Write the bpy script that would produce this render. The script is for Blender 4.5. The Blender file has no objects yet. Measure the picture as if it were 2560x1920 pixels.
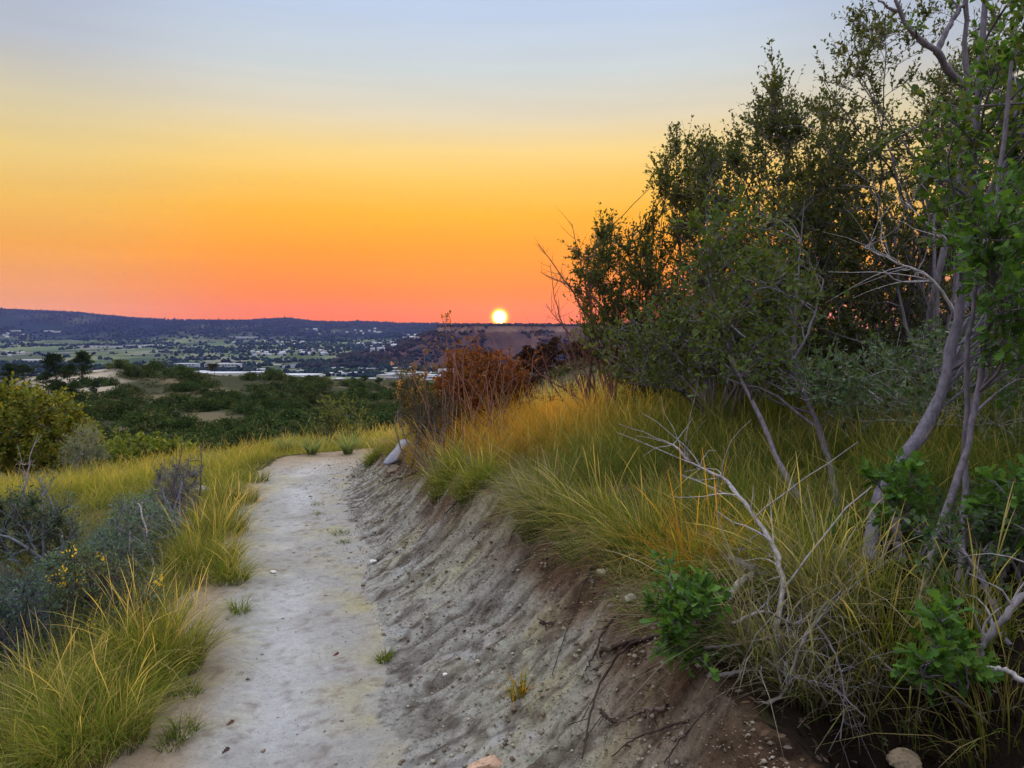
import bpy, math
import numpy as np
from math import radians as R

sc = bpy.context.scene
COL = sc.collection
rng = np.random.default_rng(7)

# ------------------------------------------------------------------ camera, sky, sun, exposure
F_PX, PITCH, CAM_Z = 1934.0, R(3.7), 1.6
cam_d = bpy.data.cameras.new("camera")
cam = bpy.data.objects.new("camera", cam_d)
COL.objects.link(cam)
cam_d.sensor_width = 36.0
cam_d.lens = 36.0 * F_PX / 2560.0
cam_d.clip_start, cam_d.clip_end = 0.05, 40000.0
cam.location = (0, 0, CAM_Z)
cam.rotation_euler = (R(90) - PITCH, 0, 0)
sc.camera = cam

SUN_AZ = math.atan((1249 - 1280) / F_PX)          # from +Y towards +X
SUN_EL = R(1.25)
SUN_DIR = (math.sin(SUN_AZ) * math.cos(SUN_EL), math.cos(SUN_AZ) * math.cos(SUN_EL), math.sin(SUN_EL))

sc.view_settings.view_transform = 'Standard'
sc.view_settings.look = 'None'
sc.view_settings.exposure = 0.0
sc.view_settings.gamma = 1.0
sc.cycles.use_denoising = True
sc.cycles.max_bounces = 6
sc.cycles.diffuse_bounces = 3
sc.cycles.glossy_bounces = 2
sc.cycles.transmission_bounces = 3
sc.cycles.transparent_max_bounces = 4
sc.cycles.volume_bounces = 0


def lin(r, g, b, k=1.0):
    def f(c):
        c = c / 255.0
        return c / 12.92 if c <= 0.04045 else ((c + 0.055) / 1.055) ** 2.4
    return (f(r) * k, f(g) * k, f(b) * k, 1.0)


world = bpy.data.worlds.new("World")
sc.world = world
world.use_nodes = True
nt = world.node_tree
nt.nodes.clear()


def N(tree, typ, **kw):
    n = tree.nodes.new(typ)
    for k, v in kw.items():
        setattr(n, k, v)
    return n


def math_node(tree, op, a, b=None, clamp=False):
    m = N(tree, 'ShaderNodeMath', operation=op)
    m.use_clamp = clamp
    for i, v in enumerate((a, b)):
        if v is None:
            continue
        if isinstance(v, (int, float)):
            m.inputs[i].default_value = v
        else:
            tree.links.new(v, m.inputs[i])
    return m.outputs[0]


def ramp(tree, fac, stops, interp='LINEAR'):
    r = N(tree, 'ShaderNodeValToRGB')
    r.color_ramp.interpolation = interp
    el = r.color_ramp.elements
    el[0].position, el[0].color = stops[0][0], stops[0][1]
    el[1].position, el[1].color = stops[-1][0], stops[-1][1]
    for p, c in stops[1:-1]:
        e = el.new(p)
        e.color = c
    if fac is not None:
        tree.links.new(fac, r.inputs[0])
    return r.outputs[0]


def mixc(tree, fac, a, b, mode='MIX'):
    m = N(tree, 'ShaderNodeMix', data_type='RGBA', blend_type=mode)
    for sock, v in ((m.inputs[0], fac), (m.inputs[6], a), (m.inputs[7], b)):
        if isinstance(v, (int, float)):
            sock.default_value = v
        elif isinstance(v, (tuple, list)):
            sock.default_value = v if len(v) == 4 else (*v, 1)
        else:
            tree.links.new(v, sock)
    return m.outputs[2]


tc = N(nt, 'ShaderNodeTexCoord')
nrm = N(nt, 'ShaderNodeVectorMath', operation='NORMALIZE')
nt.links.new(tc.outputs['Generated'], nrm.inputs[0])
sep = N(nt, 'ShaderNodeSeparateXYZ')
nt.links.new(nrm.outputs[0], sep.inputs[0])
zf = math_node(nt, 'MULTIPLY', sep.outputs[2], 1.6)      # z 0..0.625 -> 0..1
SKY_K = 1.0
Z = lambda z: min(1.0, z * 1.6)
sunside = ramp(nt, zf, [
    (Z(0.000), (.88, .125, .0, 1)), (Z(0.025), (.90, .15, .0, 1)), (Z(0.055), (.94, .21, .0, 1)), (Z(0.085), (.98, .285, .0, 1)),
    (Z(0.115), (1.02, .36, .0, 1)), (Z(0.15), lin(255, 180, 28)), (Z(0.19), lin(252, 200, 90)), (Z(0.225), lin(248, 214, 135)),
    (Z(0.265), lin(226, 214, 186)), (Z(0.315), lin(206, 214, 216)), (Z(0.37), lin(192, 208, 232)),
    (Z(0.44), lin(180, 199, 234)), (1.0, lin(206, 210, 222))])
offside = ramp(nt, zf, [
    (Z(0.000), (.80, .26, .11, 1)), (Z(0.03), (.82, .31, .13, 1)), (Z(0.06), (.84, .33, .10, 1)), (Z(0.10), lin(242, 166, 62)),
    (Z(0.15), lin(240, 188, 88)), (Z(0.20), lin(234, 204, 130)), (Z(0.25), lin(214, 202, 168)),
    (Z(0.31), lin(184, 190, 202)), (Z(0.42), lin(160, 178, 212)), (1.0, lin(206, 210, 222))])
farside = ramp(nt, zf, [
    (0.0, lin(190, 176, 186)), (0.12, lin(222, 206, 210)), (0.3, lin(222, 224, 236)), (1.0, lin(206, 210, 222))])
# azimuth weight: dot of the level direction with the sun's bearing
lvl = N(nt, 'ShaderNodeVectorMath', operation='MULTIPLY')
nt.links.new(nrm.outputs[0], lvl.inputs[0])
lvl.inputs[1].default_value = (1, 1, 0)
lvn = N(nt, 'ShaderNodeVectorMath', operation='NORMALIZE')
nt.links.new(lvl.outputs[0], lvn.inputs[0])
dt = N(nt, 'ShaderNodeVectorMath', operation='DOT_PRODUCT')
nt.links.new(lvn.outputs[0], dt.inputs[0])
dt.inputs[1].default_value = (math.sin(SUN_AZ), math.cos(SUN_AZ), 0)
az1 = N(nt, 'ShaderNodeMapRange', interpolation_type='SMOOTHERSTEP')
nt.links.new(dt.outputs['Value'], az1.inputs[0])
az1.inputs[1].default_value, az1.inputs[2].default_value = 0.84, 1.0
az2 = N(nt, 'ShaderNodeMapRange', interpolation_type='SMOOTHSTEP')
nt.links.new(dt.outputs['Value'], az2.inputs[0])
az2.inputs[1].default_value, az2.inputs[2].default_value = -0.3, 0.7
c1 = mixc(nt, az1.outputs[0], offside, sunside)
fars = N(nt, 'ShaderNodeVectorMath', operation='SCALE')
nt.links.new(farside, fars.inputs[0])
fars.inputs['Scale'].default_value = 0.7
c2 = mixc(nt, az2.outputs[0], fars.outputs[0], c1)
# faint high cloud streaks
mp = N(nt, 'ShaderNodeMapping')
nt.links.new(nrm.outputs[0], mp.inputs[0])
mp.inputs['Scale'].default_value = (2.0, 2.0, 26.0)
nz = N(nt, 'ShaderNodeTexNoise')
nt.links.new(mp.outputs[0], nz.inputs['Vector'])
nz.inputs['Scale'].default_value = 1.6
nz.inputs['Detail'].default_value = 4
stk = math_node(nt, 'ADD', math_node(nt, 'MULTIPLY', nz.outputs[0], 0.14), 0.93)
c3 = N(nt, 'ShaderNodeVectorMath', operation='SCALE')
nt.links.new(c2, c3.inputs[0])
nt.links.new(stk, c3.inputs['Scale'])
# zenith boosted out of frame, added to brighten the ground
up = N(nt, 'ShaderNodeMapRange', interpolation_type='SMOOTHSTEP')
nt.links.new(sep.outputs[2], up.inputs[0])
up.inputs[1].default_value, up.inputs[2].default_value = 0.42, 0.9
up.inputs[3].default_value, up.inputs[4].default_value = 1.0, 4.2
c4 = N(nt, 'ShaderNodeVectorMath', operation='SCALE')
nt.links.new(c3.outputs[0], c4.inputs[0])
nt.links.new(up.outputs[0], c4.inputs['Scale'])
# sun disc with its aureole
ds = N(nt, 'ShaderNodeVectorMath', operation='DOT_PRODUCT')
nt.links.new(nrm.outputs[0], ds.inputs[0])
ds.inputs[1].default_value = SUN_DIR
ang = math_node(nt, 'ARCCOSINE', math_node(nt, 'MINIMUM', ds.outputs['Value'], 1.0))
disc = ramp(nt, math_node(nt, 'MULTIPLY', ang, 1 / 0.0175), [
    (0.0, (6, 5.5, 4, 1)), (0.36, (6, 5.2, 3.0, 1)), (0.46, (2.2, 1.5, 0.12, 1)), (0.60, (0.5, 0.30, 0.0, 1)),
    (0.8, (0.06, 0.02, 0.0, 1)), (1.0, (0, 0, 0, 1))])
c5 = N(nt, 'ShaderNodeVectorMath', operation='ADD')
nt.links.new(c4.outputs[0], c5.inputs[0])
nt.links.new(disc, c5.inputs[1])
bg1 = N(nt, 'ShaderNodeBackground')
nt.links.new(c5.outputs[0], bg1.inputs[0])
bg1.inputs[1].default_value = SKY_K
sky = N(nt, 'ShaderNodeTexSky', sky_type='NISHITA')
sky.sun_disc = False
sky.sun_elevation = SUN_EL
sky.sun_rotation = SUN_AZ
bg2 = N(nt, 'ShaderNodeBackground')
nt.links.new(sky.outputs[0], bg2.inputs[0])
bg2.inputs[1].default_value = 0.008
addb = N(nt, 'ShaderNodeAddShader')
nt.links.new(bg1.outputs[0], addb.inputs[0])
nt.links.new(bg2.outputs[0], addb.inputs[1])
wo = N(nt, 'ShaderNodeOutputWorld')
nt.links.new(addb.outputs[0], wo.inputs[0])
world.cycles.sampling_method = 'MANUAL'
world.cycles.sample_map_resolution = 1024

sun_d = bpy.data.lights.new("sun", 'SUN')
sun_d.energy = 3.0
sun_d.angle = R(0.5)
sun_d.color = (1.0, 0.62, 0.26)
sun = bpy.data.objects.new("sun", sun_d)
COL.objects.link(sun)
from mathutils import Vector
sun.rotation_euler = Vector(SUN_DIR).to_track_quat('Z', 'Y').to_euler()


# ------------------------------------------------------------------ helpers
def tag(o, label=None, cat=None, group=None, kind=None):
    if label: o['label'] = label
    if cat: o['category'] = cat
    if group: o['group'] = group
    if kind: o['kind'] = kind
    return o


def make(name, V, faces, mats, parent=None, col=None, midx=None, smooth=False, loc=None):
    """V (n,3); faces: list of (m,k) int arrays of equal k each; col (n,3)."""
    me = bpy.data.meshes.new(name)
    V = np.asarray(V, np.float32)
    if loc is not None:
        V = V - np.asarray(loc, np.float32)
    fs = [np.asarray(f, np.int32) for f in faces if len(f)]
    nl = sum(f.size for f in fs)
    nf = sum(len(f) for f in fs)
    me.vertices.add(len(V))
    me.vertices.foreach_set('co', V.ravel())
    me.loops.add(nl)
    me.loops.foreach_set('vertex_index', np.concatenate([f.ravel() for f in fs]))
    me.polygons.add(nf)
    tot = np.concatenate([np.full(len(f), f.shape[1], np.int32) for f in fs])
    st = np.concatenate([[0], np.cumsum(tot)[:-1]]).astype(np.int32)
    me.polygons.foreach_set('loop_start', st)
    if midx is not None:
        me.polygons.foreach_set('material_index', np.asarray(midx, np.int32))
    if smooth:
        me.polygons.foreach_set('use_smooth', np.ones(nf, bool))
    me.update(calc_edges=True)
    if col is not None:
        a = me.attributes.new('col', 'FLOAT_COLOR', 'POINT')
        c4_ = np.ones((len(V), 4), np.float32)
        c4_[:, :3] = col
        a.data.foreach_set('color', c4_.ravel())
    for m in (mats if isinstance(mats, (list, tuple)) else [mats]):
        me.materials.append(m)
    o = bpy.data.objects.new(name, me)
    COL.objects.link(o)
    if loc is not None and parent is None:
        o.location = loc
    if parent is not None:
        o.parent = parent
    return o


def empty(name, loc):
    o = bpy.data.objects.new(name, None)
    o.empty_display_size = 0.1
    o.location = loc
    COL.objects.link(o)
    return o


def copy_thing(o, loc, rz=0.0, s=1.0):
    c = o.copy()
    COL.objects.link(c)
    c.location = loc
    c.rotation_euler = (0, 0, rz)
    c.scale = (s, s, s) if np.isscalar(s) else s
    for ch in o.children:
        d = ch.copy()
        COL.objects.link(d)
        d.parent = c
    return c


class Geo:
    """collects vertices, faces and colours into one mesh"""
    def __init__(s):
        s.V, s.F, s.C, s.n = [], {}, [], 0

    def add(s, V, faces, col):
        V = np.asarray(V, float).reshape(-1, 3)
        for f in faces:
            f = np.asarray(f, int)
            if len(f):
                s.F.setdefault(f.shape[1], []).append(f + s.n)
        s.V.append(V)
        c = np.asarray(col, float)
        s.C.append(np.broadcast_to(c, V.shape) if c.ndim == 1 else c)
        s.n += len(V)
        return s

    def build(s, name, mat, parent=None, smooth=False, loc=None):
        return make(name, np.concatenate(s.V), [np.concatenate(v) for v in s.F.values()], mat, parent,
                    np.concatenate(s.C), None, smooth, loc)


def unit(v):
    v = np.asarray(v, float)
    return v / np.maximum(np.linalg.norm(v, axis=-1, keepdims=True), 1e-9)


def rand_unit(n, g=None):
    return unit((g or rng).normal(size=(n, 3)))


def perp(d):
    ref = np.where(np.abs(d[..., 2:3]) > 0.9, np.array([1.0, 0, 0]), np.array([0, 0, 1.0]))
    a = unit(np.cross(d, ref))
    return a, np.cross(d, a)


def tubes(P, Rr, sides=5):
    """P (n,k,3), Rr (n,k) -> verts, quads (+ end caps left open, tips taper)."""
    n, k, _ = P.shape
    T = np.gradient(P, axis=1)
    T = unit(T)
    ref = unit(T.mean(axis=1, keepdims=True))
    a0, _b = perp(ref)
    A = unit(np.broadcast_to(a0, T.shape) - T * np.sum(T * a0, axis=-1, keepdims=True))
    B = np.cross(T, A)
    th = np.arange(sides) * 2 * math.pi / sides
    ring = P[:, :, None, :] + Rr[:, :, None, None] * (np.cos(th)[None, None, :, None] * A[:, :, None, :] + np.sin(th)[None, None, :, None] * B[:, :, None, :])
    V = ring.reshape(-1, 3)
    idx = np.arange(n * k * sides).reshape(n, k, sides)
    nx = np.roll(idx, -1, axis=2)
    q = np.stack([idx[:, :-1], nx[:, :-1], nx[:, 1:], idx[:, 1:]], -1).reshape(-1, 4)
    return V, q


def resample(pts, k):
    """smooth Catmull-Rom resample of an (m,3) polyline to k points"""
    p = np.asarray(pts, float)
    m = len(p)
    if m == 2:
        t = np.linspace(0, 1, k)[:, None]
        return p[0] * (1 - t) + p[1] * t
    pe = np.vstack([2 * p[0] - p[1], p, 2 * p[-1] - p[-2]])
    t = np.linspace(0, m - 1 - 1e-6, k)
    i = t.astype(int)
    f = (t - i)[:, None]
    a, b, c, d = pe[i], pe[i + 1], pe[i + 2], pe[i + 3]
    return 0.5 * ((2 * b) + (-a + c) * f + (2 * a - 5 * b + 4 * c - d) * f ** 2 + (-a + 3 * b - 3 * c + d) * f ** 3)


def hash2(ix, iy, seed):
    h = (ix.astype(np.int64) * 374761393 + iy.astype(np.int64) * 668265263 + seed * 974634777) & 0xFFFFFFFF
    h = ((h ^ (h >> 13)) * 1274126177) & 0xFFFFFFFF
    return ((h ^ (h >> 16)) & 0xFFFF) / 65535.0


def vnoise(x, y, seed=0):
    x, y = np.asarray(x, float), np.asarray(y, float)
    ix, iy = np.floor(x).astype(np.int64), np.floor(y).astype(np.int64)
    fx, fy = x - ix, y - iy
    fx, fy = fx * fx * fx * (fx * (fx * 6 - 15) + 10), fy * fy * fy * (fy * (fy * 6 - 15) + 10)
    a, b = hash2(ix, iy, seed), hash2(ix + 1, iy, seed)
    c, d = hash2(ix, iy + 1, seed), hash2(ix + 1, iy + 1, seed)
    return (a * (1 - fx) + b * fx) * (1 - fy) + (c * (1 - fx) + d * fx) * fy


def fbm(x, y, oct=4, seed=0, gain=0.5):
    s, a, t = 0, 1.0, 0
    for i in range(oct):
        s = s + a * vnoise(x * 2 ** i + 17.3 * i, y * 2 ** i - 9.1 * i, seed + i)
        t += a
        a *= gain
    return s / t                      # 0..1


def sstep(a, b, x):
    t = np.clip((x - a) / (b - a), 0, 1)
    return t * t * (3 - 2 * t)


def dep(py):                         # tangent of the angle below the horizon at an image row
    return math.tan(PITCH + math.atan((py - 960.0) / F_PX))


def ray(px, py):
    u, v = (px - 1280) / F_PX, (960 - py) / F_PX
    cp, sp = math.cos(PITCH), math.sin(PITCH)
    d = np.array([u, cp + v * sp, -sp + v * cp])
    return d / d[1]


def P(px, py, d):
    return np.array([0, 0, CAM_Z]) + ray(px, py) * d


# ------------------------------------------------------------------ terrain
_yy = np.linspace(-8, 16, 961)


def curve(ys, vs, sm=40):
    v = np.interp(_yy, ys, vs)
    k = np.hanning(2 * sm + 1)
    k /= k.sum()
    ve = np.pad(v, sm, mode='edge')
    v = np.convolve(ve, k, 'valid')
    return lambda y: np.interp(y, _yy, v)


xl = curve([-8, 0, 2, 2.85, 4, 4.65, 5.5, 7, 8.2, 9.0, 9.7, 10.3, 10.8, 11.2, 12], [-1.2, -1.3, -1.38, -1.46, -1.72, -1.9, -2.12, -2.5, -2.8, -2.98, -2.92, -2.55, -1.9, -1.1, -.3], 16)
xr = curve([-8, 0, 2, 2.85, 4, 5, 5.5, 7, 8.5, 9.3, 10.2, 11, 12], [0.3, 0.05, -0.3, -0.42, -0.72, -1.0, -1.1, -1.5, -1.85, -1.95, -1.6, -0.6, 0.0], 16)
xb = curve([-8, 0, 2, 3, 4, 5, 6, 7, 8, 9, 9.7, 10.5, 12], [1.0, 0.8, 0.62, 0.5, 0.33, -0.22, -0.55, -0.85, -1.15, -1.5, -1.75, -1.2, 0.3], 16)
hb = curve([-8, 0, 2, 5, 7, 8, 9, 9.7, 10.5, 12], [0.5, 0.55, 0.56, 0.6, 0.52, 0.42, 0.3, 0.15, 0.1, 0.08], 16)

_py_ = [10, 12, 14, 17, 25, 45, 70, 100, 130, 150, 170, 186, 205, 260, 500, 900, 1300, 2600, 3500, 4500, 5200, 12000]
_pz_ = [0, -.12, -.42, -1.0, -2.7, -5.8, -7.7, -8.7, -8.7, -8.2, -7.6, -8.6, -12, -30, -75, -97, -101, -100, -81, -57, -34, -34]
CREST = ([-800, -200, 0, 100, 200, 290, 400, 560, 800, 1000, 1200, 3000], [975, 968, 962, 942, 925, 920, 928, 938, 950, 965, 975, 985])
RIDGE = ([-2500, -400, 0, 120, 200, 260, 330, 420, 500, 600, 690, 720, 780, 860, 900, 1000, 1110, 1300, 1480, 2600, 4000],
         [772, 774, 776, 781, 784, 791, 796, 800, 802, 804, 799, 797, 805, 808, 806, 811, 811, 817, 822, 832, 836])
_RZ = [1.6 - dep(p) * 6500 for p in RIDGE[1]]
_CZ = [1.6 - dep(p) * 170 for p in CREST[1]]
MESA_TOP = 1.6 - dep(815) * 2900


def mesa_e(x, y):
    wob = (fbm(x / 120, y / 120, 4, 61) - 0.5) * 230
    e = np.minimum(x + 0.0875 * y + wob * 0.5, (y - 2760) + wob * 1.3)
    e = np.minimum(e, 640 - x + wob)
    return np.minimum(e, 3650 - y)


def Zm(x, y):
    """height of the land, all scales except the finest soil relief"""
    x, y = np.asarray(x, float), np.asarray(y, float)
    L, Rr, B, H = xl(y), xr(y), xb(y), hb(y)
    # close ground
    dl = np.maximum(L - x, 0)
    left = -0.135 * dl - 0.05 * sstep(0, .5, dl) + 0.09 * np.exp(-((dl - 0.25) / 0.2) ** 2) * 0.6
    left = np.maximum(left, -1.35 - 0.03 * dl)
    u = np.clip((x - Rr) / np.maximum(B - Rr, 0.1), 0, 1)
    bank = H * (0.42 * u + 0.58 * u ** 2.6)
    dr = np.maximum(x - B, 0)
    right = H + 0.15 * np.minimum(dr, 6) + 0.10 * np.clip(dr - 6, 0, 14)
    # hollow dug behind the lip near the camera to deepen the shade
    right = right - 0.42 * np.exp(-((x - 1.10) / 0.27) ** 2 - ((y - 2.0) / 0.5) ** 2)
    near = np.where(x < L, left, np.where(x < B, bank, right))
    near = near + 0.10 * (fbm(x * 0.9, y * 0.9, 3, 3) - 0.5) * np.where(x < L, 1, np.where(x > B, 1, 0.35))
    # bowl, crest, valley
    pz = np.interp(y, _py_, _pz_)
    ys = np.maximum(y, 1.0)
    px = 1280 + F_PX * x / ys
    cz = np.interp(px, *(CREST[0], _CZ))
    wc = np.exp(-((y - 168) / np.where(y < 168, 40, 22)) ** 2)
    pz = pz + (cz - (-7.6)) * wc
    A = np.interp(y, [9, 11, 14, 25, 80, 120, 170, 230], [.2, .35, 1.0, 3.5, 5.6, 5, 2.5, 0])
    t = sstep(1000, 1500, px)
    pz = pz + A * t + np.where((y > 8) & (y < 120), 0.1 * np.clip(x - .115 * ys, 0, 40), 0) * sstep(120, 60, y)
    pz = pz - np.where(y < 40, 0.15 * np.clip(-x - 3.4, 0, 7), 0) * sstep(40, 14, y)
    amp = np.interp(y, [12, 30, 80, 170, 400, 1000, 3000, 5000], [.15, .7, 2.2, 1.4, 6, 4, 5, 30])
    wav = np.interp(y, [12, 30, 80, 170, 400, 1000, 3000, 5000], [4, 7, 14, 18, 60, 200, 300, 500])
    pz = pz + amp * (fbm(x / 16, y / 16, 4, 11) - .5) * sstep(400, 150, y) + amp * (fbm(x / 260, y / 260, 4, 12) - .5) * sstep(150, 500, y)
    # far ridge
    rz = np.interp(px, RIDGE[0], _RZ) * 1.0
    rf = sstep(5000, 6450, y + (fbm(x / 700, y / 700, 3, 31) - .5) * 900)
    rf = np.where(y > 6440, 1.0, rf)
    pz = pz * (1 - rf) + rz * rf
    # mesa
    e = mesa_e(x, y)
    hh = np.interp(e, [-420, -330, -170, -50, -12, 4, 200], [0, .06, .42, .80, .86, .985, 1.0])
    base = np.interp(y, _py_, _pz_)
    pz = np.where((y > 2000) & (y < 4200), np.maximum(pz, base + (MESA_TOP - base) * hh), pz)
    w = sstep(10.6, 13.2, y)
    return near * (1 - w) + pz * w


def zg(x, y):
    return float(Zm(np.array([x]), np.array([y]))[0])


_D = np.concatenate([np.arange(1.0, 16, 0.05), 16 * 1.012 ** np.arange(0, 540)])


def gp(px, py):
    """the point of the ground seen at an image position"""
    r = ray(px, py)
    x, y, z = r[0] * _D, _D, CAM_Z + r[2] * _D
    hit = np.nonzero(z <= Zm(x, y))[0]
    if len(hit) == 0:
        return np.array([x[-1], y[-1], z[-1]])
    i = hit[0]
    if i == 0:
        return np.array([x[0], y[0], z[0]])
    a, b = _D[i - 1], _D[i]
    for _ in range(12):
        m = .5 * (a + b)
        if CAM_Z + r[2] * m <= zg(r[0] * m, m): b = m
        else: a = m
    return np.array([r[0] * b, b, zg(r[0] * b, b)])


def gpv(px, py):
    """the point of the valley seen at an image position, beyond the near crest"""
    r = ray(px, py)
    D = 1150 * 1.004 ** np.arange(0, 436)
    hit = np.nonzero(CAM_Z + r[2] * D <= Zm(r[0] * D, D) + .05)[0]
    i = hit[0] if len(hit) else len(D) - 1
    return np.array([r[0] * D[i], D[i], zg(r[0] * D[i], D[i])])


def axis(dense_a, dense_b, step, g, lo, hi, dense2=None):
    v = list(np.arange(dense_a, dense_b + 1e-6, step))
    s, x = step, v[-1]
    while x < hi:
        s = max(step, min(s * 1.06, step + g * (x - dense_b + step * 8)))
        x += s
        v.append(x)
    s, x = step, v[0]
    lowpart = []
    while x > lo:
        s = max(step, min(s * 1.06, step + g * (dense_a - x + step * 8)))
        x -= s
        lowpart.append(x)
    return np.array(lowpart[::-1] + v)


GX = axis(-3.2, 1.6, 0.022, 0.034, -5200, 5200)
GY = axis(1.6, 8.0, 0.022, 0.0165, -40, 6650)
GY = np.unique(np.concatenate([GY, np.arange(2150, 2960, 14.0)]))
X, Y = np.meshgrid(GX, GY)


# ------------------------------------------------------------------ materials
def material(name):
    m = bpy.data.materials.new(name)
    m.use_nodes = True
    t = m.node_tree
    t.nodes.clear()
    out = N(t, 'ShaderNodeOutputMaterial')
    return m, t, out


def noise(t, scale, detail=4, vec=None, rough=.6):
    n = N(t, 'ShaderNodeTexNoise')
    n.inputs['Scale'].default_value = scale
    n.inputs['Detail'].default_value = detail
    n.inputs['Roughness'].default_value = rough
    if vec is not None:
        t.links.new(vec, n.inputs['Vector'])
    return n.outputs[0]


def attr(t, name='col'):
    a = N(t, 'ShaderNodeAttribute', attribute_name=name)
    return a.outputs['Color']


def pos(t):
    return N(t, 'ShaderNodeNewGeometry').outputs['Position']


def soil_mat(name, scale, bump, lo=.72, hi=1.25, pits=.38):
    """vertex-coloured soil, varied by noise, with bump"""
    m, t, out = material(name)
    p = pos(t)
    n1 = noise(t, scale, 6, p, .65)
    n2 = noise(t, scale * 5.3, 4, p, .6)
    v = math_node(t, 'ADD', math_node(t, 'MULTIPLY', n1, .6), math_node(t, 'MULTIPLY', n2, .4))
    mr = N(t, 'ShaderNodeMapRange')
    t.links.new(v, mr.inputs[0])
    mr.inputs[1].default_value, mr.inputs[2].default_value = .3, .7
    mr.inputs[3].default_value, mr.inputs[4].default_value = lo, hi
    s = N(t, 'ShaderNodeVectorMath', operation='SCALE')
    t.links.new(attr(t), s.inputs[0])
    t.links.new(mr.outputs[0], s.inputs['Scale'])
    if bump:
        n3 = noise(t, scale * 17, 3, p, .7)
        n4 = noise(t, scale * 3.1, 2, p, .5)
        pit = N(t, 'ShaderNodeMapRange', interpolation_type='SMOOTHSTEP')
        t.links.new(n4, pit.inputs[0])
        pit.inputs[1].default_value, pit.inputs[2].default_value = .56, .70
        dk = math_node(t, 'SUBTRACT', 1.0, math_node(t, 'MULTIPLY', pit.outputs[0], pits))  # pit shade painted into the colour, besides the sunk height
        s2 = N(t, 'ShaderNodeVectorMath', operation='SCALE')
        t.links.new(s.outputs[0], s2.inputs[0])
        t.links.new(dk, s2.inputs['Scale'])
        s = s2
        v = math_node(t, 'ADD', v, math_node(t, 'MULTIPLY', n3, .30))
        v = math_node(t, 'SUBTRACT', v, math_node(t, 'MULTIPLY', pit.outputs[0], pits))
    b = N(t, 'ShaderNodeBsdfPrincipled')
    t.links.new(s.outputs[0], b.inputs['Base Color'])
    b.inputs['Roughness'].default_value = 1.0
    b.inputs['Specular IOR Level'].default_value = 0.0
    if bump:
        bp = N(t, 'ShaderNodeBump')
        bp.inputs['Strength'].default_value = .9
        bp.inputs['Distance'].default_value = bump
        t.links.new(v, bp.inputs['Height'])
        t.links.new(bp.outputs[0], b.inputs['Normal'])
    t.links.new(b.outputs[0], out.inputs[0])
    return m


def leaf_mat(name, trans=.35, rough=.5, spec=.3, var=.25):
    m, t, out = material(name)
    oi = N(t, 'ShaderNodeObjectInfo')
    k = math_node(t, 'ADD', math_node(t, 'MULTIPLY', oi.outputs['Random'], var), 1 - var / 2)
    s = N(t, 'ShaderNodeVectorMath', operation='SCALE')
    t.links.new(attr(t), s.inputs[0])
    t.links.new(k, s.inputs['Scale'])
    b = N(t, 'ShaderNodeBsdfPrincipled')
    t.links.new(s.outputs[0], b.inputs['Base Color'])
    b.inputs['Roughness'].default_value = rough
    b.inputs['Specular IOR Level'].default_value = spec
    tr = N(t, 'ShaderNodeBsdfTranslucent')
    t2 = N(t, 'ShaderNodeVectorMath', operation='MULTIPLY')
    t.links.new(s.outputs[0], t2.inputs[0])
    t2.inputs[1].default_value = (1.5, 1.4, .7)
    t.links.new(t2.outputs[0], tr.inputs[0])
    mx = N(t, 'ShaderNodeMixShader')
    mx.inputs[0].default_value = trans
    t.links.new(b.outputs[0], mx.inputs[1])
    t.links.new(tr.outputs[0], mx.inputs[2])
    t.links.new(mx.outputs[0], out.inputs[0])
    return m


def bark_mat(name, bump=.006, scale=60):
    m, t, out = material(name)
    mp_ = N(t, 'ShaderNodeMapping')
    t.links.new(pos(t), mp_.inputs[0])
    mp_.inputs['Scale'].default_value = (1, 1, .3)
    n1 = noise(t, scale, 5, mp_.outputs[0], .65)
    mr = N(t, 'ShaderNodeMapRange')
    t.links.new(n1, mr.inputs[0])
    mr.inputs[1].default_value, mr.inputs[2].default_value = .3, .7
    mr.inputs[3].default_value, mr.inputs[4].default_value = .55, 1.4
    s = N(t, 'ShaderNodeVectorMath', operation='SCALE')
    t.links.new(attr(t), s.inputs[0])
    t.links.new(mr.outputs[0], s.inputs['Scale'])
    b = N(t, 'ShaderNodeBsdfPrincipled')
    t.links.new(s.outputs[0], b.inputs['Base Color'])
    b.inputs['Roughness'].default_value = .85
    b.inputs['Specular IOR Level'].default_value = .2
    bp = N(t, 'ShaderNodeBump')
    bp.inputs['Strength'].default_value = .7
    bp.inputs['Distance'].default_value = bump
    t.links.new(n1, bp.inputs['Height'])
    t.links.new(bp.outputs[0], b.inputs['Normal'])
    t.links.new(b.outputs[0], out.inputs[0])
    return m


def plain_mat(name, rough=.8):
    m, t, out = material(name)
    n1 = noise(t, .35, 3, pos(t))
    k = math_node(t, 'ADD', math_node(t, 'MULTIPLY', n1, .4), .8)
    s = N(t, 'ShaderNodeVectorMath', operation='SCALE')
    t.links.new(attr(t), s.inputs[0])
    t.links.new(k, s.inputs['Scale'])
    b = N(t, 'ShaderNodeBsdfPrincipled')
    t.links.new(s.outputs[0], b.inputs['Base Color'])
    b.inputs['Roughness'].default_value = rough
    t.links.new(b.outputs[0], out.inputs[0])
    return m


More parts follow.
